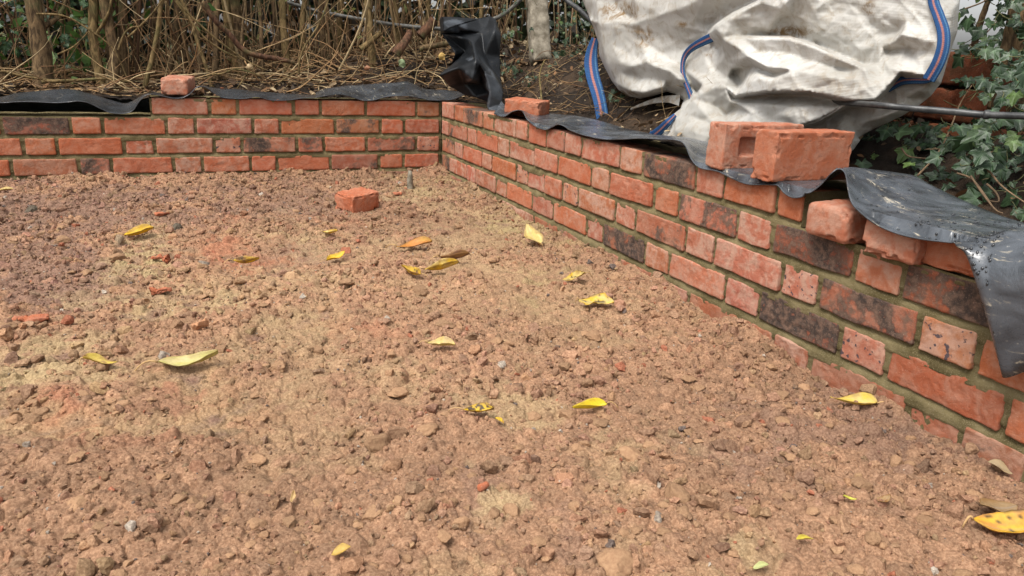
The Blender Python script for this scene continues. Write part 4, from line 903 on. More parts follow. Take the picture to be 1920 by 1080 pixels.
for Ln in LINES[1:]:
    Ln = np.array(Ln)[:, :2]
    for a, b in zip(Ln[:-1], Ln[1:]):
        n = max(1, int(np.hypot(*(b - a)) / 3.5)); s0 = len(lp); lp += [a + (b - a) * i / n for i in range(n + 1)]; le += [(nb + s0 + i, nb + s0 + i + 1) for i in range(n)]
lp = np.array(lp); fixed = np.concatenate([bp, lp])
okl = inside(lp) & (np.array([np.min(((bp - q) ** 2).sum(1)) for q in lp]) > 4)
le = [e for e in le if okl[e[0] - nb] and okl[e[1] - nb]]
ip = ip[inside(ip)]; ip = ip[np.array([np.min(((fixed - q) ** 2).sum(1)) for q in ip]) > 3.6]
AP = np.concatenate([bp, np.where(okl[:, None], lp, ip[0]), ip])
v2, e2, f2, o2, _, _ = delaunay_2d_cdt([Vector(q) for q in AP], [(i, (i + 1) % nb) for i in range(nb)] + le, [], 1, 0.05)
A2 = np.array([v[:] for v in v2]); F2 = np.array([t for t in f2 if len(t) == 3])
H = bag_h(A2)
ed = np.concatenate([F2[:, [0, 1]], F2[:, [1, 2]], F2[:, [2, 0]]]); ed = np.concatenate([ed, ed[:, ::-1]])
isb = np.zeros(len(A2), bool)
key = {}
for a, b in np.concatenate([F2[:, [0, 1]], F2[:, [1, 2]], F2[:, [2, 0]]]): key[(a, b)] = 1
bedge = [(a, b) for a, b in key if (b, a) not in key]
for a, b in bedge: isb[a] = isb[b] = True
q3 = np.concatenate([A2, np.zeros((len(A2), 1))], 1)
def crumple(n, amp, seed):               # small flat facets meeting in sharp creases
    g = np.random.default_rng(seed); p = np.stack([g.uniform(1040, 1850, n), g.uniform(-120, 340, n)], -1); p[:4] = [(1000, -150), (1900, -150), (1900, 400), (1000, 400)]
    hh = g.normal(size=n) * amp; v_, _, f_, o_, _, _ = delaunay_2d_cdt([Vector(q) for q in p], [], [], 0, 0.01)
    P_ = np.array([v[:] for v in v_]); H_ = np.array([hh[o[0]] for o in o_]); r = np.zeros(len(A2)); W = A2 + 5 * np.stack([vn(q3 / 30, 1), vn(q3 / 30, 2)], -1)
    for t in f_:
        a, b, c = P_[list(t)]; lo = np.minimum(np.minimum(a, b), c); hi = np.maximum(np.maximum(a, b), c)
        k = np.where((W >= lo).all(1) & (W <= hi).all(1))[0]
        if not len(k): continue
        D = (b[0] - a[0]) * (c[1] - a[1]) - (c[0] - a[0]) * (b[1] - a[1])
        if abs(D) < 1e-9: continue
        u = ((W[k, 0] - a[0]) * (c[1] - a[1]) - (c[0] - a[0]) * (W[k, 1] - a[1])) / D; v = ((b[0] - a[0]) * (W[k, 1] - a[1]) - (W[k, 0] - a[0]) * (b[1] - a[1])) / D
        m = (u >= 0) & (v >= 0) & (u + v <= 1); r[k[m]] = H_[t[0]] * (1 - u[m] - v[m]) + H_[t[1]] * u[m] + H_[t[2]] * v[m]
    return r
s_ = np.zeros(len(A2)); n_ = np.zeros(len(A2)); np.add.at(s_, ed[:, 0], H[ed[:, 1]]); np.add.at(n_, ed[:, 0], 1)
H = np.where(isb, H, 0.6 * H + 0.4 * s_ / np.maximum(n_, 1))
gk = np.random.default_rng(14)
for k in range(260):                     # long thin creases where the cloth has been folded
    c_ = np.array([gk.uniform(1090, 1790), gk.uniform(-20, 270)]); an_ = gk.choice([0.45, -0.5, 1.2, 0.1, -1.1]) + gk.normal() * .25; L_ = gk.uniform(18, 75); w_ = gk.uniform(2.5, 8); am = gk.uniform(.14, .50) * gk.choice([1, 1, -1])
    d_ = A2 - c_ + 3 * np.stack([vn(q3 / 25 + k, 1), vn(q3 / 25 + k, 2)], -1); t_ = d_[:, 0] * math.cos(an_) + d_[:, 1] * math.sin(an_); p_ = -d_[:, 0] * math.sin(an_) + d_[:, 1] * math.cos(an_)
    H = H + am * np.exp(-np.abs(p_) / w_) * np.clip(1 - (t_ / L_) ** 2, 0, 1)
H = H + crumple(240, 0.36, 3) + crumple(900, 0.10, 4)
BV = np.array([bagpt(x, y, h * 0.0145) for (x, y), h in zip(A2, H)])
st_ = np.zeros(len(A2))
for x, y, rx, ry in ((1165, 22, 45, 20), (1150, 15, 25, 14), (1630, 15, 14, 16), (1205, 70, 25, 20), (1280, 45, 8, 6), (1170, 175, 30, 8), (1480, 60, 50, 12), (1330, 105, 8, 5)):
    st_ = np.maximum(st_, sstep(1.3, 0.4, np.hypot((A2[:, 0] - x) / rx, (A2[:, 1] - y) / ry)))
nxt = dict(bedge); loop = [bedge[0][0]]
while nxt.get(loop[-1]) is not None and nxt[loop[-1]] != loop[0] and len(loop) < 5000: loop.append(nxt[loop[-1]])
loop = np.array(loop); cen = BV[loop].mean(0); vd = cen - CAM; vd[2] = 0; vd /= np.linalg.norm(vd)
r1_ = BV[loop] + vd * 0.03; r2_ = cen + (BV[loop] - cen) * 0.94 + vd * 0.22; r3_ = cen + (BV[loop] - cen) * 0.6 + vd * 0.34
nB_ = len(BV); m = len(loop); VV = np.concatenate([BV, r1_, r2_, r3_, [cen + vd * 0.36]]); Q = []; T = [tuple(t) for t in F2]
rings = [loop, nB_ + np.arange(m), nB_ + m + np.arange(m), nB_ + 2 * m + np.arange(m)]
for a, b in zip(rings[:-1], rings[1:]):
    for i in range(m): j = (i + 1) % m; Q.append((a[j], a[i], b[i], b[j]))
for i in range(m): T.append((rings[3][(i + 1) % m], rings[3][i], len(VV) - 1))
bag = empty('bulk_bag', (cen[0] + 0.15, cen[1] + 0.1, 0.35), 'dirty white woven bulk bag slumped in folds behind the right wall', 'bulk bag')
BO = np.array(bag.location)
ob = mk('bag_body', VV - BO, [np.array(Q), np.array(T)], M['bag'], parent=bag, floats=dict(stain=np.concatenate([st_, np.zeros(len(VV) - nB_)])))
bm_ = bmesh.new(); bm_.from_mesh(ob.data); bmesh.ops.recalc_face_normals(bm_, faces=bm_.faces); bm_.to_mesh(ob.data); bm_.free()
BLUE = np.array((0.017, 0.07, 0.19)); PINK = np.array((0.36, 0.15, 0.125)); LBL = np.array((0.07, 0.17, 0.30))
def strap(pts, hh, name='strap', n=None, place=None, label=None, twist=0.0):
    pts = np.array(pts, float); L = np.hypot(*np.diff(pts[:, :2], axis=0).T).sum(); n = n or int(L / 1.6) + 4
    c = catmull(pts, n); hv = np.interp(np.linspace(0, 1, n), np.linspace(0, 1, len(hh)), hh)
    C_ = np.array([(place or bagpt)(x, y, h) for (x, y, w), h in zip(c, hv)])
    T_ = np.gradient(C_, axis=0); T_ /= np.linalg.norm(T_, axis=1)[:, None]
    Vw = CAM - C_; dist = np.linalg.norm(Vw, axis=1); Vw /= dist[:, None]
    S_ = np.cross(T_, Vw); S_ /= np.linalg.norm(S_, axis=1)[:, None]
    W_ = c[:, 2] * (-Vw * dist[:, None] @ FWD) / FPX * 0.92
    nc = 13; a = np.linspace(-.5, .5, nc)
    rib = 0.0007 * np.sin(np.arange(n) * 2.1)
    P = C_[:, None] + S_[:, None] * (a[None, :, None] * W_[:, None, None]) + Vw[:, None] * ((0.010 * (0.25 - a ** 2) * 1.2)[None, :] + rib[:, None] * np.cos(a * 20)[None, :] - twist * a[None, :] * W_[:, None])[..., None]
    colr = np.where((np.abs(a - 0.04) < 0.10)[:, None], PINK, BLUE); colr = np.where((np.abs(a + 0.36) < 0.05)[:, None], LBL, colr); colr = np.where((np.abs(np.abs(a - 0.04) - 0.165) < 0.03)[:, None], LBL * 0.8, colr)
    cc = np.broadcast_to(colr[None], (n, nc, 3)) * (0.78 + 0.30 * (np.sin(np.arange(n)[:, None] * 2.1 + np.arange(nc)[None, :] * 1.2) > -0.2))[..., None]
    S, F = solid_grid(P, n, nc, 0.003); cc = cc.reshape(-1, 3)
    mk(name, S - BO, F, M['strap'], parent=bag, cols=np.concatenate([cc, cc]), label=label)
strap([(1116, 72, 14), (1110, 95, 22), (1108, 118, 27), (1112, 145, 27), (1120, 172, 26), (1126, 198, 25), (1131, 230, 25)], [-.07, -.06, -.05, -.04, -.03, -.03, -.03], label='dark blue lifting strap hanging straight down')
strap([(1352, 62, 18), (1340, 68, 18), (1322, 76, 17), (1300, 88, 14), (1286, 102, 11), (1280, 120, 8), (1281, 140, 8), (1288, 160, 9), (1295, 178, 10), (1297, 194, 9)], [.03, .035, .03, .025, .02, .02, .02, .01, .0, .0], label='twisted blue strap between the folds')
strap([(1266, 216, 8), (1252, 230, 14), (1238, 244, 17), (1222, 257, 19)], [.12, .15, .15, .15], label='frayed end of a blue strap')
strap([(1743, -60, 18), (1750, 0, 19), (1760, 30, 20), (1769, 60, 22), (1768, 90, 23), (1758, 120, 24), (1741, 150, 24)], [.055, .055, .06, .063, .063, .063, .06], label='bright blue and pink strap on the right edge')
strap([(1752, 147, 8), (1735, 150, 13), (1710, 150, 15), (1688, 153, 16), (1664, 168, 12)], [.03, .03, .022, .015, .01], label='shaded blue strap running under the fold')
mb = MB(); gf = np.random.default_rng(9)
for k in range(26):
    x = 1222 + gf.uniform(-9, 9); y = 257 + gf.uniform(-8, 5)
    P = [bagpt(x, y, .15), bagpt(x - gf.uniform(2, 8), y + gf.uniform(-6, 5), .155), bagpt(x - gf.uniform(4, 13), y + gf.uniform(-9, 8), .155)]
    V, Q1, T1 = tube(catmull(P, 6), 0.0006, 4); mb.add(V - BO, Q1, T1, c=[BLUE, LBL, PINK][k % 3])
mb.build('frayed_threads', M['strap'], parent=bag)
# hem along the open edge of the lower flap and the torn flap under the left lobe
hem = catmull([bagpt(x, y, h * .01 + .004) for x, y, h in ((1385, 262, 7), (1440, 252, 8.6), (1498, 238, 8.6), (1537, 224, 8.1), (1565, 208, 7.6), (1588, 194, 8))], 60)
V, Q1, T1 = tube(hem, 0.0035, 6, True, 0.3, 2); mk('hem', V - BO, [Q1, T1], M['bag'], parent=bag)
gr = [[(1182, 206, -5), (1200, 196, -4), (1225, 186, -3), (1250, 180, -3), (1276, 178, -2)], [(1184, 203, -3), (1202, 199, -3), (1228, 194, -2), (1252, 193, -2), (1272, 200, -2)]]
P = np.array([[bagpt(x, y, h * .01 - .01) for x, y, h in catmull(r, 24)] for r in gr]); P = np.stack([P[0] + (P[1] - P[0]) * t + np.array([0, 0, .004 * math.sin(t * 7)]) for t in np.linspace(0, 1, 8)])
S, F = solid_grid(P, 8, 24, 0.002); mk('torn_flap', S - BO, F, M['bag'], parent=bag, floats=dict(stain=np.full(len(S), .5)))

# ================================================================== pipes, cable, post
def run_tube(pts, rad, n=80, seg=12, wob=0.05):
    return tube(catmull(pts, n), rad, seg, True, wob, 4)
pp = [bagpt(1560, 190, .03), bagpt(1590, 193, .10)] + [ud(*q) for q in ((1650, 197.5, 1.62), (1720, 204, 1.58), (1790, 210, 1.54), (1845, 215, 1.51), (1920, 217.5, 1.46), (2050, 222, 1.38), (2300, 238, 1.25))]
V, Q, T = run_tube(pp, 0.0068, 120, 14, 0.08)
pipe = mk('black_pipe', V, [Q, T], M['pipe'], origin=pp[4], label='black plastic water pipe coming out from under the white bag on the right', cat='pipe')
a, b = ud(1843, 214.8, 1.51), ud(1857, 215.6, 1.505)
V, Q, T = tube(np.array([a + (b - a) * t for t in np.linspace(0, 1, 7)]), [.0068, .0086, .0092, .0088, .0092, .0086, .0068], 16); mk('coupling', V - pp[4], [Q, T], M['pipe'], parent=pipe)
cb = [ud(*q) for q in ((470, -16, 4.0), (522, -1, 4.0), (560, 10.5, 4.0), (600, 22, 4.0), (680, 36.5, 4.0), (745, 47, 4.0), (826, 54, 4.0), (878, 51, 3.95), (928, 35, 3.9), (955, 19, 3.85), (978, -4, 3.8), (1000, -40, 3.8))]
V, Q, T = run_tube(cb, 0.0105, 120, 10, 0.05); mk('grey_cable', V, [Q, T], M['cable'], origin=cb[4], label='grey cable sagging across the hedge behind the crumpled sheet', cat='cable')
gp = [ud(*q) for q in ((1020, -50, 3.2), (1060, -2, 3.1), (1085, 17, 3.05), (1108, 38, 3.0), (1135, 70, 2.95))]
V, Q, T = run_tube(gp, 0.010, 50, 12, 0.03); mk('grey_conduit', V, [Q, T], M['pipe'], origin=gp[2], label='short grey conduit slanting down behind the left edge of the bag', cat='conduit')
b0 = ud(1018, 118, 3.85); t0 = ud(992, -150, 3.80); ax = t0 - b0; Lp = np.linalg.norm(ax)
V, Q = brick_shape(0.098, 0.098, Lp, 0.016, 71, 0.006, 2.2, True, 0.6)
V[:, 0] += 0.010 * np.sin(V[:, 2] * 3)
rot = Vector(ax / Lp).to_track_quat('Z', 'Y').to_matrix() @ Matrix.Rotation(math.radians(158), 3, 'Z')
V = V @ np.array(rot).T
o = mk('fence_post', V, Q, M['post'], label='weathered grey leaning fence post standing in the bank behind the corner', cat='fence post'); o.location = (b0 + t0) / 2

# ================================================================== the bank behind the walls
def bz(x, y):
    x = np.asarray(x, float); y = np.asarray(y, float)
    rb = np.interp(x, [-3, -1.3, -0.6, -0.1, 0.4, 2], [.03, .035, .10, .20, .27, .32]) * sstep(0.12, 0.85, y)
    rg_ = np.interp(x, [.18, .30, .62, 1.0, 2.0, 4.0], [0, .035, .235, .30, .24, .05]) * sstep(1.6, 0.2, y - 0.2)
    rg_ = np.where(y < -1.7, np.interp(x, [.18, .42, .60, 1.0, 2.0, 4.0], [0, .0, .10, .12, .10, .0]), rg_)
    return 0.318 - 0.035 * sstep(-1.9, -2.35, y) + np.maximum(rb, rg_ * (x > 0.15))
bx = np.concatenate([np.linspace(-8, -2.6, 30)[:-1], np.linspace(-2.6, 1.0, 300), np.linspace(1.0, 7, 40)[1:]])
by = np.concatenate([np.linspace(-8, -3.2, 20)[:-1], np.linspace(-3.2, 1.4, 380), np.linspace(1.4, 9, 40)[1:]])
BX, BY = np.meshgrid(bx, by); P3 = np.stack([BX, BY, BX * 0], -1).reshape(-1, 3)
lump = (0.020 * fbm(P3 * 6, 81, 4) + 0.010 * ridged(P3 * 22, 82, 2) + 0.006 * vn(P3 * 60, 83)).reshape(BX.shape)
BZ = bz(BX, BY) + lump
keep = ~((BX < 0.20) & (BY < 0.20)); i = np.arange(BX.size).reshape(BX.shape)
q = gridq(*BX.shape); kq = keep.ravel()[q].any(1); q = q[kq]
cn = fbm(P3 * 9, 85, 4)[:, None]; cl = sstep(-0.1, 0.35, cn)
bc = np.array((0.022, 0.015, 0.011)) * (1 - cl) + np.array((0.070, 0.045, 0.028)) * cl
mk('bank', np.stack([BX, BY, BZ], -1).reshape(-1, 3), q, M['bank'], cols=bc, kind='structure')
def bh(x, y):
    P = np.array([[x, y, 0.0]]); return float(bz(x, y) + 0.020 * fbm(P * 6, 81, 4)[0] + 0.010 * ridged(P * 22, 82, 2)[0])
# litter: flakes of dead leaf and bark
mb = MB(); gl = np.random.default_rng(21); nL = 5200
for k in range(nL):
    if gl.uniform() < 0.72: x = gl.uniform(-2.6, 0.9); y = 0.2 + 1.2 * gl.uniform() ** 1.3
    else: x = 0.22 + 0.7 * gl.uniform(); y = gl.uniform(-2.9, 0.3)
    z = float(bz(x, y)) + gl.uniform(0.005, 0.03); s = gl.uniform(0.006, 0.022) * (1 if gl.uniform() < .9 else 1.8) * (1 if y > .2 else .65)
    a = gl.uniform(0, 6.28); t = gl.normal(size=2) * 0.45; ca, sa = math.cos(a), math.sin(a)
    loc = np.array([[-1, 0, 0], [-.3, .45, .12], [.4, .4, .1], [1, 0, -.05], [.4, -.42, .15], [-.35, -.45, .1]]) * s
    loc[:, 2] += loc[:, 0] * t[0] + loc[:, 1] * t[1]
    V = np.stack([loc[:, 0] * ca - loc[:, 1] * sa + x, loc[:, 0] * sa + loc[:, 1] * ca + y, loc[:, 2] + z], -1)
    c = np.array([(0.16, 0.10, 0.055), (0.09, 0.055, 0.032), (0.30, 0.21, 0.12), (0.20, 0.105, 0.05), (0.055, 0.04, 0.028), (0.42, 0.32, 0.19)][min(5, int(gl.integers(0, 12)) % 7 % 6)]) * gl.uniform(.7, 1.2)
    mb.add(V, None, [(0, 1, 5), (1, 4, 5), (1, 2, 4), (2, 3, 4)], c=c)
o = mb.build('leaf_litter', M['litter'], kind='stuff', label='dead leaf flakes and bark scraps littering the dark bank', cat='leaf litter', smooth=False)
# dry twigs: a tangle nobody could count
mb = MB(); gt = np.random.default_rng(22)
def twig_at(mb, x, y, L, r, up, g, col, seg=4, curl=0.35):
    a = g.uniform(0, 6.28); n = 7; d = np.array([math.cos(a) * (1 - abs(up)), math.sin(a) * (1 - abs(up)) * 0.5, up]); d /= np.linalg.norm(d) + 1e-6
    P = [np.array([x, y, float(bz(x, y)) + 0.004 + g.uniform(0, .02)])]
    k1 = g.normal(size=3) * curl
    for i in range(n - 1):
        d = d + k1 / n + g.normal(size=3) * 0.12; d[2] -= 0.05; d /= np.linalg.norm(d); q = P[-1] + d * L / n
        q[2] = max(q[2], float(bz(q[0], q[1])) + 0.008); 
        if q[1] < 0.17 and q[0] < 0.2: q[1] = 0.17
        P.append(q)
    V, Q, T = tube(catmull(P, 11), np.linspace(r, r * .45, 11), seg); mb.add(V, Q, T, c=col)
TC = [(0.46, 0.31, 0.155), (0.32, 0.19, 0.09), (0.56, 0.42, 0.23), (0.20, 0.105, 0.05), (0.36, 0.215, 0.10)]
for k in range(1500):
    x = gt.uniform(-2.7, 0.35); y = 0.30 + 0.9 * gt.uniform() ** 1.2
    if x > -1.25 and y < 0.46 and gt.uniform() < .8: continue
    dens = 1.0 if -1.6 < x < -0.35 else 0.75
    if gt.uniform() > dens: continue
    up = gt.uniform(0.0, 0.9) if gt.uniform() < .55 else gt.uniform(0, .2)
    twig_at(mb, x, y, gt.uniform(.12, .5), gt.uniform(.0012, .0034) * (1.0 if gt.uniform() < .9 else 1.5), up, gt, np.array(TC[int(gt.integers(5))]) * gt.uniform(.6, 1.25))
for k in range(200):       # twigs hung up in the stems, lying every way
    x = gt.uniform(-2.5, 0.5); y = gt.uniform(.38, 1.0); a0 = np.array([x, y, float(bz(x, y)) + gt.uniform(.05, .75)]); L = gt.uniform(.2, .7)
    d = np.array([gt.choice([-1, 1]) * gt.uniform(.3, 1), gt.normal() * .25, gt.normal() * .6]); d /= np.linalg.norm(d); e = a0 + d * L; m_ = (a0 + e) / 2 + np.array([0, 0, gt.uniform(-.05, .09)]) + gt.normal(size=3) * .03
    if min(e[2], m_[2]) < .37 or min(e[1], m_[1]) < .25: continue
    V, Q, T = tube(catmull([a0, m_, e], 10), np.linspace(1, .4, 10) * gt.uniform(.0011, .0032), 4); mb.add(V, Q, T, c=np.array(TC[int(gt.integers(5))]) * gt.uniform(.5, 1.15))
for k in range(420):       # roots and fibres on the right bank
    x = 0.24 + 0.7 * gt.uniform(); y = gt.uniform(-1.75, 0.3)
    twig_at(mb, x, y, gt.uniform(.06, .26), gt.uniform(.0008, .0022), gt.uniform(-.2, .4), gt, np.array(TC[int(gt.integers(5))]) * gt.uniform(.35, .9), curl=1.0)
o = mb.build('dry_twigs', M['twig'], kind='stuff', label='tangle of dry brown twigs and roots over the bank', cat='dry twigs')

# ================================================================== hedge stems and roots, one by one
STEMS = [((30, -60), (78, 141), 29, .42, 'bark', 'thick rough trunk leaning right at the far left of the hedge'), ((-12, -60), (-4, 118), 24, .55, 'bark', 'stem cut by the left edge of the picture'),
         ((158, -60), (184, 128), 17, .50, 'bark_ochre', 'pale stem, left one of the close pair left of the wall brick'), ((172, -60), (216, 138), 18, .47, 'bark', 'stem with ragged bark, right one of the close pair'),
         ((218, -60), (232, 122), 14, .60, 'bark', 'plain brown stem just right of the close pair'), ((318, -60), (272, 146), 8, .42, 'bark_ochre', 'thin ochre stem leaning left above the wall brick'),
         ((200, -60), (206, 110), 10, .70, 'bark', 'thin dark stem between the pair, set back'), ((330, -60), (322, 120), 10, .75, 'bark', 'dark stem set back behind the thin ochre one'), ((355, 40), (382, 118), 7, .5, 'bark_ochre', 'short broken leaning stem with a pale tip'),
         ((366, -60), (376, 96), 8, .62, 'bark', 'slim brown stem left of the sky gap'), ((400, -60), (405, 100), 12, .60, 'bark', 'straight brown stem at the left of the sky gap'), ((412, -60), (438, 112), 16, .70, 'bark_ochre', 'greenish stem crossing the sky gap'),
         ((444, -60), (452, 96), 20, .72, 'bark', 'stout mottled stem right of the sky gap'), ((488, -60), (491, 96), 8, .58, 'bark', 'slim straight stem, right of the stout mottled one'), ((500, -60), (516, 76), 10, .80, 'bark', 'brown stem leaning right, left of the smooth grey one'),
         ((516, -60), (532, 86), 13, .66, 'bark_ochre', 'smooth greyish stem under the left end of the cable'), ((462, -60), (459, 40), 5, .55, 'bark', 'thin upright twig stem near the mottled one'), ((566, -60), (570, 60), 11, .85, 'bark_ochre', 'stem behind the left end of the cable'),
         ((600, -60), (606, 62), 12, .85, 'bark', 'stem behind the cable, first left of the ochre pair'), ((640, -60), (634, 66), 10, .90, 'bark_ochre', 'pale stem behind the middle of the cable'), ((683, -60), (690, 80), 14, .62, 'bark_ochre', 'ochre stem, left of the pair behind the cable'),
         ((700, -60), (696, 66), 9, .80, 'bark_ochre', 'ochre stem, right of the pair behind the cable'), ((738, -60), (743, 72), 11, .70, 'bark_ochre', 'mossy stem left of the broken roots'), ((768, -60), (758, 34), 8, .72, 'bark', 'pale broken stem above the broken roots'),
         ((802, -60), (800, 38), 8, .80, 'bark_ochre', 'ochre stem just left of the crumpled sheet'), ((850, -60), (846, 40), 10, .9, 'bark', 'dark stem behind the crumpled sheet'), ((905, -60), (902, 36), 9, .85, 'bark_ochre', 'pale thin stem above the right of the crumpled sheet'),
         ((100, -60), (120, 112), 9, .85, 'bark', 'thin dark stem among the ivy leaves at the left'), ((255, -60), (250, 108), 11, .85, 'bark', 'dark stem set back left of the thin ochre one'), ((286, -60), (296, 110), 12, .95, 'bark', 'dark stem set back behind the wall brick'), ((345, -60), (346, 100), 9, .95, 'bark', 'dark back stem in the middle of the left hedge')]
for (tx, ty), (bx_, by_), w, Y, mt, lab in STEMS:
    b_ = uy(bx_, by_, Y); t_ = uy(tx, ty, Y + 0.05); d = np.linalg.norm(b_ - CAM); r = w * d / FPX / 2 * .9
    zb = bh(b_[0], b_[1]); g = np.random.default_rng(abs(int(tx * 3 + bx_))); n = 26
    axv = t_ - b_; foot = b_ - axv / max(axv[2], .05) * max(0, b_[2] - zb + 0.03); top = t_ + axv / np.linalg.norm(axv) * 0.35
    tt = np.linspace(0, 1, n)[:, None]; Pp = foot + (top - foot) * tt; wv = np.array([1, .5, 0]) * (r * 0.9 + .006)
    Pp = Pp + wv * np.stack([vn(np.stack([tt[:, 0] * 4, tt[:, 0] * 0, tt[:, 0] * 0 + bx_], -1), 2)] * 3, -1)
    R_ = r * (1 + 0.5 * np.exp(-tt[:, 0] * 14)) * (1 - .12 * tt[:, 0]) * (1 + .10 * vn(np.stack([tt[:, 0] * 9, tt[:, 0] * 0, tt[:, 0] * 0 + tx], -1), 3))
    V, Q, T = tube(Pp, R_, 14 if w > 12 else 9, True, 0.22, int(bx_) % 50)
    o = mk('hedge_stem', V, [Q, T], M[mt], origin=foot, label=lab, cat='stem', group='stems of the hedge')
    if g.uniform() < .6:
        k = int(n * g.uniform(.3, .6)); s0 = Pp[k]; e = s0 + np.array([g.uniform(-.25, .25), g.uniform(-.1, .1), g.uniform(.1, .35)])
        V, Q, T = tube(catmull([s0, (s0 + e) / 2 + g.normal(size=3) * .03, e], 8), np.linspace(r * .4, r * .15, 8), 6, True, .2); mk('branch', V - foot, [Q, T], M[mt], parent=o)
def stick(name, pts, Y, w, mat, label, cat, group=None, tip=0.4, wob=.3):
    P = []
    for q in pts: P.append(uy(q[0], q[1], q[2] if len(q) > 2 else Y))
    d = np.linalg.norm(P[0] - CAM); r = w * d / FPX / 2; n = 8 * len(P)
    V, Q, T = tube(catmull(P, n), np.linspace(r, r * tip, n), 9, True, wob, int(pts[0][0]) % 40)
    return mk(name, V, [Q, T], mat, origin=P[0], label=label, cat=cat, group=group)
RT_ = 'cut roots and logs on the bank'
stick('broken_root', [(742, 102), (752, 88), (764, 72, .5), (768, 60, .55)], .44, 20, M['root'], 'broken reddish root with splintered end left of the crumpled sheet', 'root', RT_, .55)
stick('broken_root', [(788, 68), (802, 52), (813, 36)], .55, 19, M['root'], 'reddish cut root leaning up beside the top of the crumpled sheet', 'root', RT_, .8)
stick('broken_root', [(786, 92), (815, 86), (842, 80)], .42, 11, M['bark'], 'grey brown log lying against the left side of the crumpled sheet', 'root', RT_, .8)
stick('broken_root', [(676, 92), (694, 78), (714, 62)], .5, 11, M['bark_ochre'], 'ochre cut branch leaning at the foot of the pair of ochre stems', 'root', RT_, .8)
stick('fallen_branch', [(380, 4), (402, 36), (430, 64), (452, 90), (478, 103), (520, 110), (552, 118)], .42, 10, M['root'], 'dark crooked fallen branch crossing the middle of the hedge foot', 'branch', None, .8)
TW = 'long bare twigs arching in front of the hedge'
for pts, w, lab in (([(68, 26), (120, 30), (165, 54), (205, 84), (222, 108), (240, 150)], 3.4, 'long pale twig bending down across the left stems'), ([(328, -4), (352, 24), (390, 60), (430, 92), (470, 118), (500, 132)], 4, 'upper of two long straight twigs slanting right'),
                    ([(330, 2), (350, 30), (385, 72), (420, 96), (455, 112)], 4, 'lower of two long straight twigs slanting right'), ([(560, 140), (562, 112), (572, 86), (592, 56), (605, 30), (618, -6)], 4, 'pale twig curving up across the cable'),
                    ([(388, 140), (415, 138), (440, 130), (465, 134), (492, 144)], 3.5, 'arched pale twig lying on the soil behind the back sheet'), ([(2, 132), (40, 142), (90, 150), (130, 152)], 4.5, 'bundled straw twig lying at the far left'),
                    ([(78, 153), (110, 152), (150, 150), (200, 148), (243, 154)], 6, 'pale stripped stick lying above the left sheet'), ([(108, 102), (140, 86), (165, 60)], 3, 'thin twig slanting up left of the close pair'), ([(222, 94), (232, 66), (246, 52), (262, 50)], 4, 'hooked twig right of the close pair'),
                    ([(240, 70), (268, 44), (290, 20), (308, -6)], 3.5, 'thin twig slanting up to the thin ochre stem'), ([(504, 172), (530, 150), (555, 136), (590, 122)], 3, 'twig rising from the back sheet'), ([(445, 166), (458, 146), (468, 130)], 2.6, 'short twig standing behind the middle of the back sheet')):
    stick('bare_twig', pts, .36, w, M['bark_ochre'], lab, 'twig', TW, .6, .1)
a_ = [ux(*q) for q in ((1018, 211, .24), (1014, 170, .27), (1012, 140, .29), (1020, 116, .31), (1024, 112, .32))]
V, Q, T = tube(catmull(a_, 26), np.linspace(.004, .003, 26), 7, True, .1); mk('bare_twig', V, [Q, T], M['bark_ochre'], origin=a_[0], label='pale upright twig beside the broken brick behind the corner', cat='twig', group=TW)

# ================================================================== foliage
def leafcloud(name, n, sampler, size, cols, mat, seed, **kw):
    g = np.random.default_rng(seed); P = sampler(g, n); n = len(P); s = g.uniform(size[0], size[1], n)[:, None]
    N = g.normal(size=(n, 3)); N[:, 2] += .5; N[:, 1] -= .5; N /= np.linalg.norm(N, axis=1)[:, None]
    A = np.cross(N, g.normal(size=(n, 3))); A /= np.linalg.norm(A, axis=1)[:, None]; B = np.cross(N, A)
    V = np.stack([P - A * s, P + B * s * .5 + N * s * .15, P + A * s * .25 + B * s * .42 + N * s * .1, P + A * s, P + A * s * .2 - B * s * .45 + N * s * .1, P - B * s * .5 + N * s * .15], 1)
    F = np.array([(0, 1, 5), (1, 2, 4), (1, 4, 5), (2, 3, 4)])[None] + (np.arange(n) * 6)[:, None, None]
    c = np.array(cols)[g.integers(0, len(cols), n)] * g.uniform(.6, 1.25, (n, 1))
    return mk(name, V.reshape(-1, 3), F.reshape(-1, 3), mat, cols=np.repeat(c, 6, 0), smooth=False, **kw)
GREENS = [(0.020, 0.042, 0.009), (0.013, 0.03, 0.008), (0.035, 0.06, 0.013), (0.024, 0.036, 0.012), (0.08, 0.11, 0.03)]
BROWNS = [(0.045, 0.03, 0.016), (0.03, 0.02, 0.011), (0.028, 0.026, 0.013)]
def s_back(g, n):
    P = np.stack([g.uniform(-6, 4.5, n), g.uniform(1.3, 3.2, n), 0.25 + 2.2 * g.uniform(size=n)], -1)
    return P[(fbm(P * 1.7, 91, 3) > -0.42) & (fbm(P * 5, 95, 2) > -0.5)]
leafcloud('hedge_foliage', 42000, s_back, (.035, .07), GREENS[:4] + BROWNS, M['hedge'], 31, kind='stuff', label='dense dark green and brown hedge foliage behind the stems', cat='hedge')
def s_left(g, n):
    P = np.stack([g.uniform(-3.4, -0.75, n), g.uniform(.55, 1.25, n), 0.36 + 1.3 * g.uniform(size=n)], -1)
    k = np.interp(P[:, 0], [-3.4, -1.45, -1.25, -.75], [1, 1, .35, .15]) * (fbm(P * 4, 92, 2) > -.05)
    return P[g.uniform(size=len(P)) < k]
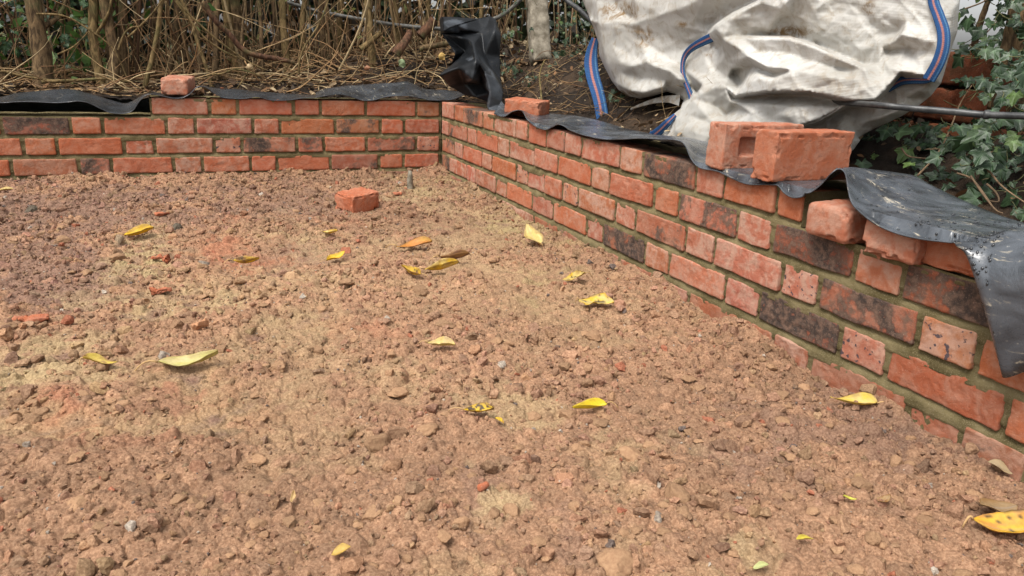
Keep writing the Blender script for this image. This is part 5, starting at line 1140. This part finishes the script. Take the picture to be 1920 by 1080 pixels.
leafcloud('hedge_leaves', 4200, s_left, (.022, .05), [(0.075, 0.16, 0.025), (0.05, 0.12, 0.02), (0.12, 0.22, 0.045), (0.18, 0.27, 0.09), (0.09, 0.18, 0.035)], M['hedge'], 32, kind='stuff', label='green leaves growing among the left hedge stems', cat='leaves')
def s_mid(g, n):
    P = np.stack([g.uniform(-0.8, 1.6, n), g.uniform(.55, 1.3, n), 0.55 + 1.0 * g.uniform(size=n)], -1); return P[fbm(P * 5, 93, 2) > .05]
leafcloud('dead_leaves', 1500, s_mid, (.014, .032), [(0.22, 0.16, 0.07), (0.15, 0.10, 0.05), (0.13, 0.15, 0.04), (0.20, 0.21, 0.06)], M['hedge'], 33, kind='stuff', label='sparse green and dead brown leaves in the middle of the hedge', cat='leaves')
# fine upright shoots filling the hedge
mb = MB(); gs = np.random.default_rng(34)
for k in range(340):
    x = gs.uniform(-3.2, 1.2); y = gs.uniform(.6, 1.5); z = float(bz(x, y)); L = gs.uniform(.4, 1.5); r = gs.uniform(.0022, .0075)
    e = np.array([x + gs.normal() * .16, y + gs.normal() * .1, z + L]); b_ = np.array([x, y, z - .02]); mdl = (b_ + e) / 2 + gs.normal(size=3) * .05
    V, Q, T = tube(catmull([b_, mdl, e], 9), np.linspace(r, r * .5, 9), 5); mb.add(V, Q, T, c=np.array(TC[int(gs.integers(5))]) * gs.uniform(.25, .85))
mb.build('hedge_shoots', M['twig'], kind='stuff', label='thicket of fine brown shoots inside the hedge', cat='shoots')

# ---- ivy
LOBE = [(0, 0, 0), ]
def ivy_shape():
    """five-lobed leaf: outline and vein lines, unit length along +y, stalk at the origin"""
    tips = [(-62, .62, .10), (-118, .42, .0), (0, 1.0, 0), (62, .62, .10), (118, .42, 0)]
    out = []
    for a, l in sorted([(-128, .40), (-100, .36), (-62, .74), (-33, .56), (0, 1.0), (33, .56), (62, .74), (100, .36), (128, .40)]): out.append((a, l))
    V = [(0, 0.0, 0.0)]; vein = [1.0]; ring = []
    full = []
    for i, (a, l) in enumerate(out):
        tip = l > .3 and i % 2 == 0
        if tip:
            full += [(a - 14, l * .82, 0), (a - 1.8, l * .97, .0), (a, l, 1), (a + 1.8, l * .97, .0), (a + 14, l * .82, 0)]
        else: full.append((a, l, 0))
    for fr in (.5, 1.0):
        for a, l, v in full:
            r = math.radians(a); rr_ = l * fr
            V.append((math.sin(r) * rr_, math.cos(r) * rr_ + .0, -0.10 * rr_ ** 2 + .05 * fr * (1 - v))); vein.append(v if v else 0.0)
    n = len(full); T = []; Q = []
    for i in range(n - 1):
        T.append((0, 1 + i + 1, 1 + i)); Q.append((1 + i, 1 + i + 1, 1 + n + i + 1, 1 + n + i))
    return np.array(V), Q, T, np.array(vein)
IVV, IVQ, IVT, IVN = ivy_shape()
def ivy_leaf(mb, pos, nrm, up, size, col, veinc):
    n = np.asarray(nrm, float); n /= np.linalg.norm(n); u = np.asarray(up, float); u = u - n * (u @ n); u /= np.linalg.norm(u) + 1e-9; s = np.cross(u, n)
    V = pos + size * (IVV[:, :1] * s + IVV[:, 1:2] * u + IVV[:, 2:] * n)
    c = np.array(col)[None] * (1 - IVN[:, None]) + np.array(veinc)[None] * IVN[:, None]
    mb.add(V, IVQ, IVT, c=c)
IVC = [(0.013, 0.035, 0.012), (0.02, 0.048, 0.017), (0.032, 0.066, 0.025), (0.045, 0.078, 0.034), (0.07, 0.12, 0.025)]
def ivy_plant(label, n, area, size, seed, stems, drop=0.0, bright=1.0, rad=.0025):
    """leaves over an area of the bank or a support, with the stems they grow on"""
    g = np.random.default_rng(seed); mb = MB(); ps = []
    for k in range(n):
        p, nrm = area(g); ps.append(p)
        nn = np.asarray(nrm) + g.normal(size=3) * .38; upv = np.array([g.normal() * .6, g.normal() * .6, -1 + g.normal() * .5]); s = size[0] + (size[1] - size[0]) * g.uniform() ** 2
        c = np.array(IVC[int(g.choice(5, p=[.28, .3, .22, .12, .08]))]) * g.uniform(.75, 1.2) * bright
        ivy_leaf(mb, p, nn, upv, s, c, c * 1.5 + np.array((.06, .085, .05)))
    ps = np.array(ps); root = ps[np.argmin(ps[:, 2])]
    e = empty('ivy_plant', (root[0], root[1], root[2]), label, 'ivy', 'ivy growing over the bank'); o_ = np.array(e.location)
    mb.V = [v - o_ for v in mb.V]; mb.build('leaves', M['ivy'], parent=e)
    for P in stems:
        V, Q, T = tube(catmull(P, 24), np.linspace(rad, rad * .5, 24), 6, True, .15)
        mk('stem', V - o_, [Q, T], M['twig'], parent=e, cols=np.tile(np.array((.20, .13, .075)) * g.uniform(.6, 1.3), (len(V), 1)))
    mb = MB()
    for k in range(n):
        if g.uniform() < .7:
            a_ = ps[k]; b_ = a_ + np.array([.02, .02, -.005]) + g.normal(size=3) * .02
            V, Q, T = tube(catmull([a_, (a_ + b_) / 2 + g.normal(size=3) * .006, b_], 6), .0010, 4); mb.add(V - o_, Q, T, c=(.12, .12, .05))
    mb.build('leaf_stalks', M['twig'], parent=e)['kind'] = 'stuff'
def a_right(g):
    px = g.uniform(1600, 1990); py = g.uniform(215, 420) if g.uniform() < .5 else g.uniform(60, 330) + (px - 1700) * .12
    X = .40 + .22 * g.uniform(); p = ux(px, py, X)
    if px < 1830 and py < 232: return a_right(g)
    if g.uniform() > np.interp(px, [1600, 1700, 1800, 1900], [.35, .5, .8, 1]): return a_right(g)
    if p[2] < float(bz(p[0], p[1])) + .01: p[2] = float(bz(p[0], p[1])) + .01 + .02 * g.uniform()
    return p, np.array([-.8, -.45, .5])
ivy_plant('ivy with pale veined leaves trailing down the bank beside the near flap', 215, a_right, (.014, .046), 61,
          [[ux(1820, 330, .38), ux(1840, 360, .37), ux(1865, 392, .33), ux(1880, 400, .31)], [ux(1795, 325, .40), ux(1825, 338, .39), ux(1860, 385, .36)], [ux(1850, 345, .42), ux(1868, 362, .42), ux(1872, 378, .41), ux(1850, 375, .41)],
           [ux(1690, 278, .42), ux(1702, 292, .42), ux(1722, 296, .43), ux(1760, 298, .44)], [ux(1720, 330, .40), ux(1760, 285, .44), ux(1782, 240, .48), ux(1800, 195, .5), ux(1822, 160, .5)], [ux(1850, 315, .45), ux(1880, 350, .44), ux(1925, 382, .42)]])
def a_top(g):
    px = g.uniform(1795, 2050); py = g.uniform(-60, 240); X = .62 + .18 * g.uniform(); p = ux(px, py, X); return p, np.array([-.85, -.45, .25])
ivy_plant('ivy climbing the thin trunks at the top right', 250, a_top, (.014, .036), 62, [[ux(1800, 20, .72), ux(1850, 0, .74), ux(1880, -30, .75)], [ux(1800, 95, .70), ux(1840, 70, .72), ux(1880, 30, .74)]])
def a_post(g):
    px = 1040 + 75 * g.uniform() ** .9 if g.uniform() < .8 else g.uniform(935, 1000); py = g.uniform(-30, 150); Y = .28 - .35 * g.uniform(); p = uy(px, py, Y)
    zf = float(bz(p[0], p[1])); p[2] = max(p[2], zf + .01); return p, np.array([-.45, -.75, .5])
ivy_plant('dark ivy between the leaning fence post and the white bag', 170, a_post, (.012, .028), 63, [[uy(1045, -20, .2), uy(1048, 30, .15), uy(1046, 70, .1)], [uy(1075, 0, .1), uy(1070, 60, .05), uy(1068, 110, 0)]], bright=.85)
def a_low(g):
    px, py = [(990, 152), (985, 148), (945, 122), (1155, 192), (1150, 186), (1160, 196), (1020, 128), (955, 130), (1100, 130), (1095, 140)][int(g.integers(10))]; p = ux(px + g.normal() * 8, py + g.normal() * 6, .33 + .1 * g.uniform())
    zf = float(bz(p[0], p[1])); p[2] = max(p[2], zf + .012); return p, np.array([-.6, -.6, .6])
ivy_plant('few ivy sprigs on the bare soil slope behind the right wall', 34, a_low, (.010, .026), 64, [[ux(1000, 150, .36), ux(985, 148, .35), ux(970, 160, .34)]])
def a_left(g):
    px = g.uniform(-40, 170); py = g.uniform(-30, 130); p = uy(px, py, .5 + .3 * g.uniform()); p[2] = max(p[2], .37); return p, np.array([.1, -.9, .35])
ivy_plant('ivy leaves around the thick trunk at the far left', 110, a_left, (.018, .040), 65, [[uy(10, 120, .55), uy(40, 60, .55), uy(70, 10, .55)]], bright=1.7)
# trunks at the top right and the old brick pier
for pts, Y, w, lab in (([(1862, 205), (1876, 130), (1893, 60), (1912, -40)], .72, 17, 'pale ivy trunk leaning right at the top right'), ([(1900, 230), (1906, 120), (1915, -40)], .85, 30, 'thick dark trunk at the top right edge'), ([(1820, 120), (1832, 60), (1850, 10), (1862, -30)], .8, 10, 'thin branch crossing the white gap at the top right'), ([(1945, 240), (1950, 100), (1960, -40)], .8, 26, 'trunk just beyond the right edge')):
    P = [ux(x, y, Y) for x, y in pts]; d = np.linalg.norm(P[0] - CAM); r = w * d / FPX / 2
    V, Q, T = tube(catmull(P, 24), np.linspace(r, r * .8, 24), 12, True, .25, 5); mk('ivy_clad_tree', V, [Q, T], M['bark'], origin=P[0], label=lab, cat='tree', group='trees at the top right')
pier = empty('brick_pier', (.86, -1.95, .3), 'old brown brick pier half hidden behind the bag and the ivy', 'brick pier'); po = np.array(pier.location); mb = MB(); gp_ = np.random.default_rng(8)
yA = ux(1858, 160, .74)[1]
for row in range(4):
    z = .302 + row * .094; y = yA
    for i in range(4):
        L_ = .20 if (i + row) % 2 else .21
        V, Q = brick_shape(L_, .18, .086, .008, 800 + row * 7 + i, .005, 0.9, True, .4)
        P = np.stack([.74 + .09 + V[:, 1], y + L_ / 2 - V[:, 0], z + V[:, 2]], -1) - po; y += L_ + .008
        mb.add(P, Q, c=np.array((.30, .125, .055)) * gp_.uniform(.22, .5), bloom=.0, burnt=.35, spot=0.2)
mb.build('bricks', M['brick'], parent=pier)
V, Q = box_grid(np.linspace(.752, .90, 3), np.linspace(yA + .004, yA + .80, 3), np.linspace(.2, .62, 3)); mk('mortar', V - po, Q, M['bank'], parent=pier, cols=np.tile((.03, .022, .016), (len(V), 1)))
# yellow dead leaf and scraps on the bank
for px, py, Y, s, c, lab in ((833, 104, .30, .030, (0.62, 0.40, 0.12), 'curled golden leaf on the bank beside the crumpled sheet'), (690, 128, .33, .022, (0.46, 0.22, 0.12), 'pinkish dead leaf on the dark bank behind the scratched sheet'), (470, 126, .36, .024, (0.55, 0.40, 0.22), 'pale dry oak leaf hanging on twigs in the middle'), (756, 118, .32, .03, (0.30, 0.38, 0.2), 'pale green leaf upright on the bank right of the pinkish one'), (418, 166, .14, .014, (0.38, 0.13, 0.05), 'small rusty leaf lying on the back sheet')):
    p = uy(px, py, Y); mb = MB(); g = np.random.default_rng(px)
    for k in range(1 if py == 166 else 2):
        t = np.linspace(0, 1, 9); v = np.linspace(-1, 1, 7); Tm, Vm = np.meshgrid(t, v, indexing='ij'); W = np.sin(np.pi * Tm ** .8) * .45 * Vm
        a = g.uniform(0, 6.28); X = (Tm - .5); Zl = .35 * Vm ** 2 * np.sin(np.pi * Tm) + .1 * np.sin(Tm * 7)
        P = np.stack([(X * math.cos(a) - W * math.sin(a)), Zl * .5 - .1, (X * math.sin(a) + W * math.cos(a)) * (.8 if py != 166 else .35)], -1) * s * 1.3 + g.normal(size=3) * s * .25
        S, F = solid_grid(P, 9, 7, .0006); mb.add(S, F, c=np.array(c) * g.uniform(.85, 1.1))
    o = mb.build('dead_leaf', M['leaf'], label=lab, cat='leaf', group='dead leaves on the bank'); o.location = p
